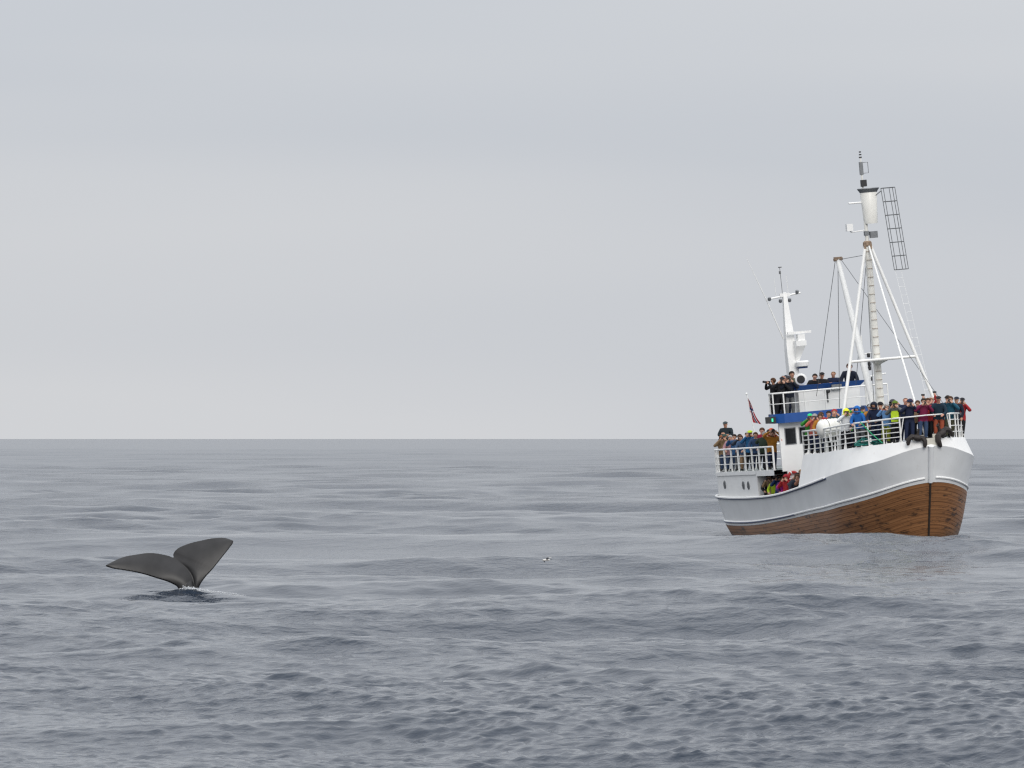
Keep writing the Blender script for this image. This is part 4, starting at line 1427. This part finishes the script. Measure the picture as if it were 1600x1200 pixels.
    (GF, (5.0, -1.25, 4.22), 'photo', MAROON, BLACK, 'cap', NAVY, 'person in wine jacket and navy cap behind the vivid green jacket', 6, 1.03, 1, None),
    (GF, (3.2, -1.35, 4.30), 'stand', (.03, .10, .05), BLACK, 'hair', DHAIR, 'person in bottle green jacket deep in the crowd before the mast', 0, 1.04, 0, None),
    (GF, (2.75, -1.00, 4.33), 'photo', (.25, .05, .03), BLACK, 'beanie', BLACK, 'person in brick red jacket and black beanie close to the mast', 4, 1.05, 1, None),
    (GF, (1.5, -0.75, 4.40), 'stand', (.05, .05, .06), NAVY, 'hood', (.05, .05, .06), 'person in charcoal hooded jacket right of the mast foot', 0, 1.05, 0, None),
    (GF, (1.35, -1.55, 4.41), 'stand', (.02, .06, .16), BLACK, 'cap', GREY, 'person in cobalt jacket and grey cap between ochre and light blue jackets', 5, 1.0, 0, None),
    (GF, (0.95, -0.10, 4.42), 'photo', BLACK, BLACK, 'beanie', (.10, .02, .02), 'person in black jacket and dark red beanie in the second row near the stem', 0, 1.03, 1, None),
    (GF, (0.75, 0.50, 4.42), 'stand', (.04, .06, .05), BLACK, 'hair', DHAIR, 'person in moss jacket in the second row right of the stem', 0, 1.03, 0, None),
    (GF, (1.9, 1.20, 4.38), 'photo', (.12, .07, .05), BLACK, 'hair', GINGER, 'ginger haired person in brown coat deep on the port bow', 0, 1.04, 2, None),
    (GF, (0.55, 1.72, 4.42), 'stand', (.013, .02, .03), BLACK, 'cap', (.02, .02, .03), 'person in black anorak and cap between teal and red jackets', 0, 1.0, 0, None),
    (GA, (22.4, -2.55, 3.22), 'photo', (.03, .09, .20), JEAN, 'hair', DHAIR, 'dark haired person in blue anorak left of the stern liferaft', -12, .96, 1, None),
    (GA, (18.3, -2.58, 3.28), 'lean', (.03, .06, .13), NAVY, 'hair', BROWN, 'person in indigo jacket between blue jacket and dark green coat', -10, .98, 0, None),
    (GA, (18.9, -1.90, 3.27), 'stand', (.05, .05, .05), BLACK, 'beanie', BLACK, 'person in charcoal jacket and black beanie behind the blue jacket', 0, 1.02, 0, None),
    (GW, (14.7, -2.05, 1.36), 'photo', BLACK, BLACK, 'beanie', (.03, .05, .12), 'person in black jacket and blue beanie at the back of the waist', 0, 1.08, 1, None),
    (GW, (12.6, -2.10, 1.36), 'photo', (.10, .10, .11), BLACK, 'hair', FAIR, 'fair haired person in grey jacket at the back of the waist', 0, 1.06, 0, None),
    (GW, (11.7, -2.00, 1.36), 'stand', (.03, .03, .04), BLACK, 'hood', (.03, .03, .04), 'person in black hooded jacket at the back of the waist below the ladder', 0, 1.06, 0, None),
]
for row in PEOPLE:
    g, (s_, y_, z_), pose, jc, tr, hd, hcol, lab, yaw, sc_, sk, gear = row[:12]
    person((-s_, y_, z_), pose, jc, tr, hd, hcol, lab, g, yaw, sc_, sk, gear, *(row[12:] if len(row) > 12 else ()))

# ------------------------------------------------------------------ the diving whale
def spline(pts, n):
    pts = [Vector(p) for p in pts]
    d = [0]
    for a, b in zip(pts[:-1], pts[1:]):
        d.append(d[-1] + (b - a).length)
    cs = [curve([(t, p[k]) for t, p in zip(d, pts)]) for k in range(3)]
    return [Vector([c(d[-1] * i / (n - 1)) for c in cs]) for i in range(n)]


def lobe(inner, outer, thick, n=46, m=13):
    """closed lens-section surface lofted between the ridge-and-trailing edge and the leading edge"""
    A, B = spline(inner, n), spline(outer, n)
    mb = MB()
    front, back = [], []
    for i in range(n):
        ch = B[i] - A[i]
        nx = B[min(i + 1, n - 1)] - B[max(i - 1, 0)]
        nrm = ch.cross(nx)
        nrm = nrm.normalized() if nrm.length > 1e-6 else Vector((0, -1, 0))
        if nrm.y > 0:
            nrm = -nrm
        t = i / (n - 1)
        th = thick * (1 - t) ** .7 + .03
        f, b = [], []
        for j in range(m):
            u = j / (m - 1)
            w = (math.sin(math.pi * u ** 1.25) * .75 + .45) * th * 1
            w = min(w, .02 + .45 * ch.length)
            p = A[i] + ch * u
            f.append(p + nrm * w)
            b.append(p - nrm * w)
        front.append(f)
        back.append(b)
    ring = [f + b[::-1] + [f[0]] for f, b in zip(front, back)]
    mb.grid(ring)
    k = len(mb.v)
    w = len(ring[0])
    mb.f.append(list(range(w - 1))[::-1]); mb.m.append(0)
    mb.f.append([(n - 1) * w + j for j in range(w - 1)]); mb.m.append(0)
    return mb


ridge = [(.12, .06, -.25), (.18, .05, 0), (.17, .06, .20), (.085, .12, .46), (-.14, .22, .72), (-.45, .34, .95)]
left_in = ridge + [(-.64, .33, 1.03), (-.90, .24, 1.09), (-1.16, .14, 1.12), (-1.55, -.02, 1.08), (-1.96, -.2, 1.00), (-2.27, -.36, .86), (-2.43, -.44, .77)]
left_out = [(-.30, -.10, -.25), (-.29, -.10, 0), (-.34, -.10, .13), (-.50, -.12, .23), (-.96, -.22, .40), (-1.46, -.34, .55), (-1.96, -.44, .64), (-2.29, -.48, .70), (-2.44, -.46, .755)]
right_in = ridge + [(-.50, .40, 1.06), (-.455, .42, 1.16), (-.36, .45, 1.25), (-.10, .50, 1.37), (.36, .56, 1.49), (.76, .60, 1.56), (1.10, .60, 1.545), (1.25, .57, 1.48)]
right_out = [(.25, .0, -.25), (.255, .0, 0), (.30, .0, .15), (.43, .03, .36), (.69, .12, .66), (.95, .26, .99), (1.19, .44, 1.30), (1.27, .53, 1.42), (1.275, .56, 1.46)]
mb = lobe(left_in, left_out, .06)
m2 = lobe(right_in, right_out, .05)
mb.add(m2.v, m2.f)
mb.tube([(.12, .10, -2.6), (.06, .08, -1.2), (-.02, .03, -.25), (-.02, .0, .02), (.0, .02, .16), (.05, .08, .34)], [.62, .42, .25, .215, .16, .05], 18)
whale = mb.build('whale', mat('wet_whale_skin', (.0155, .0148, .0152), .40, .45, 2.2, spec=.34, bump=.25, stretch=(1, 1, 1)))
md = whale.modifiers.new('union', 'REMESH')
md.mode = 'VOXEL'
md.voxel_size = .017
md.use_smooth_shade = True
ms = whale.modifiers.new('soften', 'SMOOTH')
ms.iterations = 4
ms.factor = .5
dg = bpy.context.evaluated_depsgraph_get()
wm = bpy.data.meshes.new_from_object(whale.evaluated_get(dg))
whale.modifiers.clear()
whale.data = wm
whale.location = (-9.53, 168.0, -0.03)
tag(whale, 'dark grey whale diving with its broad tail flukes raised above the water', 'whale')

# broken white water along the right of the tail
mb = MB()
rf = random.Random(9)
for i in range(420):
    u = rf.random() ** 1.2
    x = -9.62 + 1.75 * u + rf.gauss(0, .08)
    y = 167.38 + rf.gauss(0, .16)
    r = rf.uniform(.004, .014) * (1.15 - .6 * u)
    z = sea_z(x, y) + .02 + max(0, rf.gauss(0, .025)) * (1 - .5 * u)
    mb.ball((x, y, z), r, 6, 4, (1.6, 1.2, .8))
foam = mb.build('foam', mat('foam_white', (.58, .60, .62), .7))
tag(foam, 'white foam streak on the water beside the whale tail', 'foam', kind='stuff')

# gull skimming the water between whale and boat
e = empty('seabird', Matrix.Translation((1.16, 190, .42)) @ Matrix.Rotation(R(200), 4, 'Z') @ Matrix.Rotation(R(14), 4, 'X') @ Matrix.Scale(.6, 4))
tag(e, 'small white bellied seabird gliding low over the open water', 'bird')
M_BIRDW, M_BIRDG = mat('bird_white', (.72, .70, .66), .8), mat('bird_grey', (.60, .57, .52), .8)
MB().lathe((-.2, 0, 0), (1, 0, 0), [(0, .012), (.06, .04), (.16, .065), (.26, .06), (.33, .04), (.37, .042), (.41, .03), (.44, .008)], 12).build('body', M_BIRDW, e)
MB().lathe((.22, 0, 0), (1, 0, -.1), [(0, .014), (.05, .006)], 6).build('beak', mat('bird_beak', (.3, .2, .05), .5), e)
for sg in (-1, 1):
    le = [(.06, sg * .03, .03), (.10, sg * .22, .07), (.06, sg * .42, .05), (-.06, sg * .56, .0)]
    te = [(-.08, sg * .03, .03), (-.05, sg * .22, .065), (-.05, sg * .42, .045), (-.09, sg * .56, .0)]
    mb = MB().grid([[Vector(a), Vector(a) + (Vector(b) - Vector(a)) * .5 + Vector((0, 0, .012)), Vector(b)] for a, b in zip(le, te)])
    mb.grid([[Vector(a) + Vector((0, 0, -.006)), Vector(b) + Vector((0, 0, -.006))] for a, b in zip(le, te)])
    mb.build('wing', M_BIRDG, e)
MB().grid([[Vector((-.18, -.03, .01)), Vector((-.18, .03, .01))], [Vector((-.30, -.055, .01)), Vector((-.30, .055, .01))]]).build('tail', M_BIRDG, e)
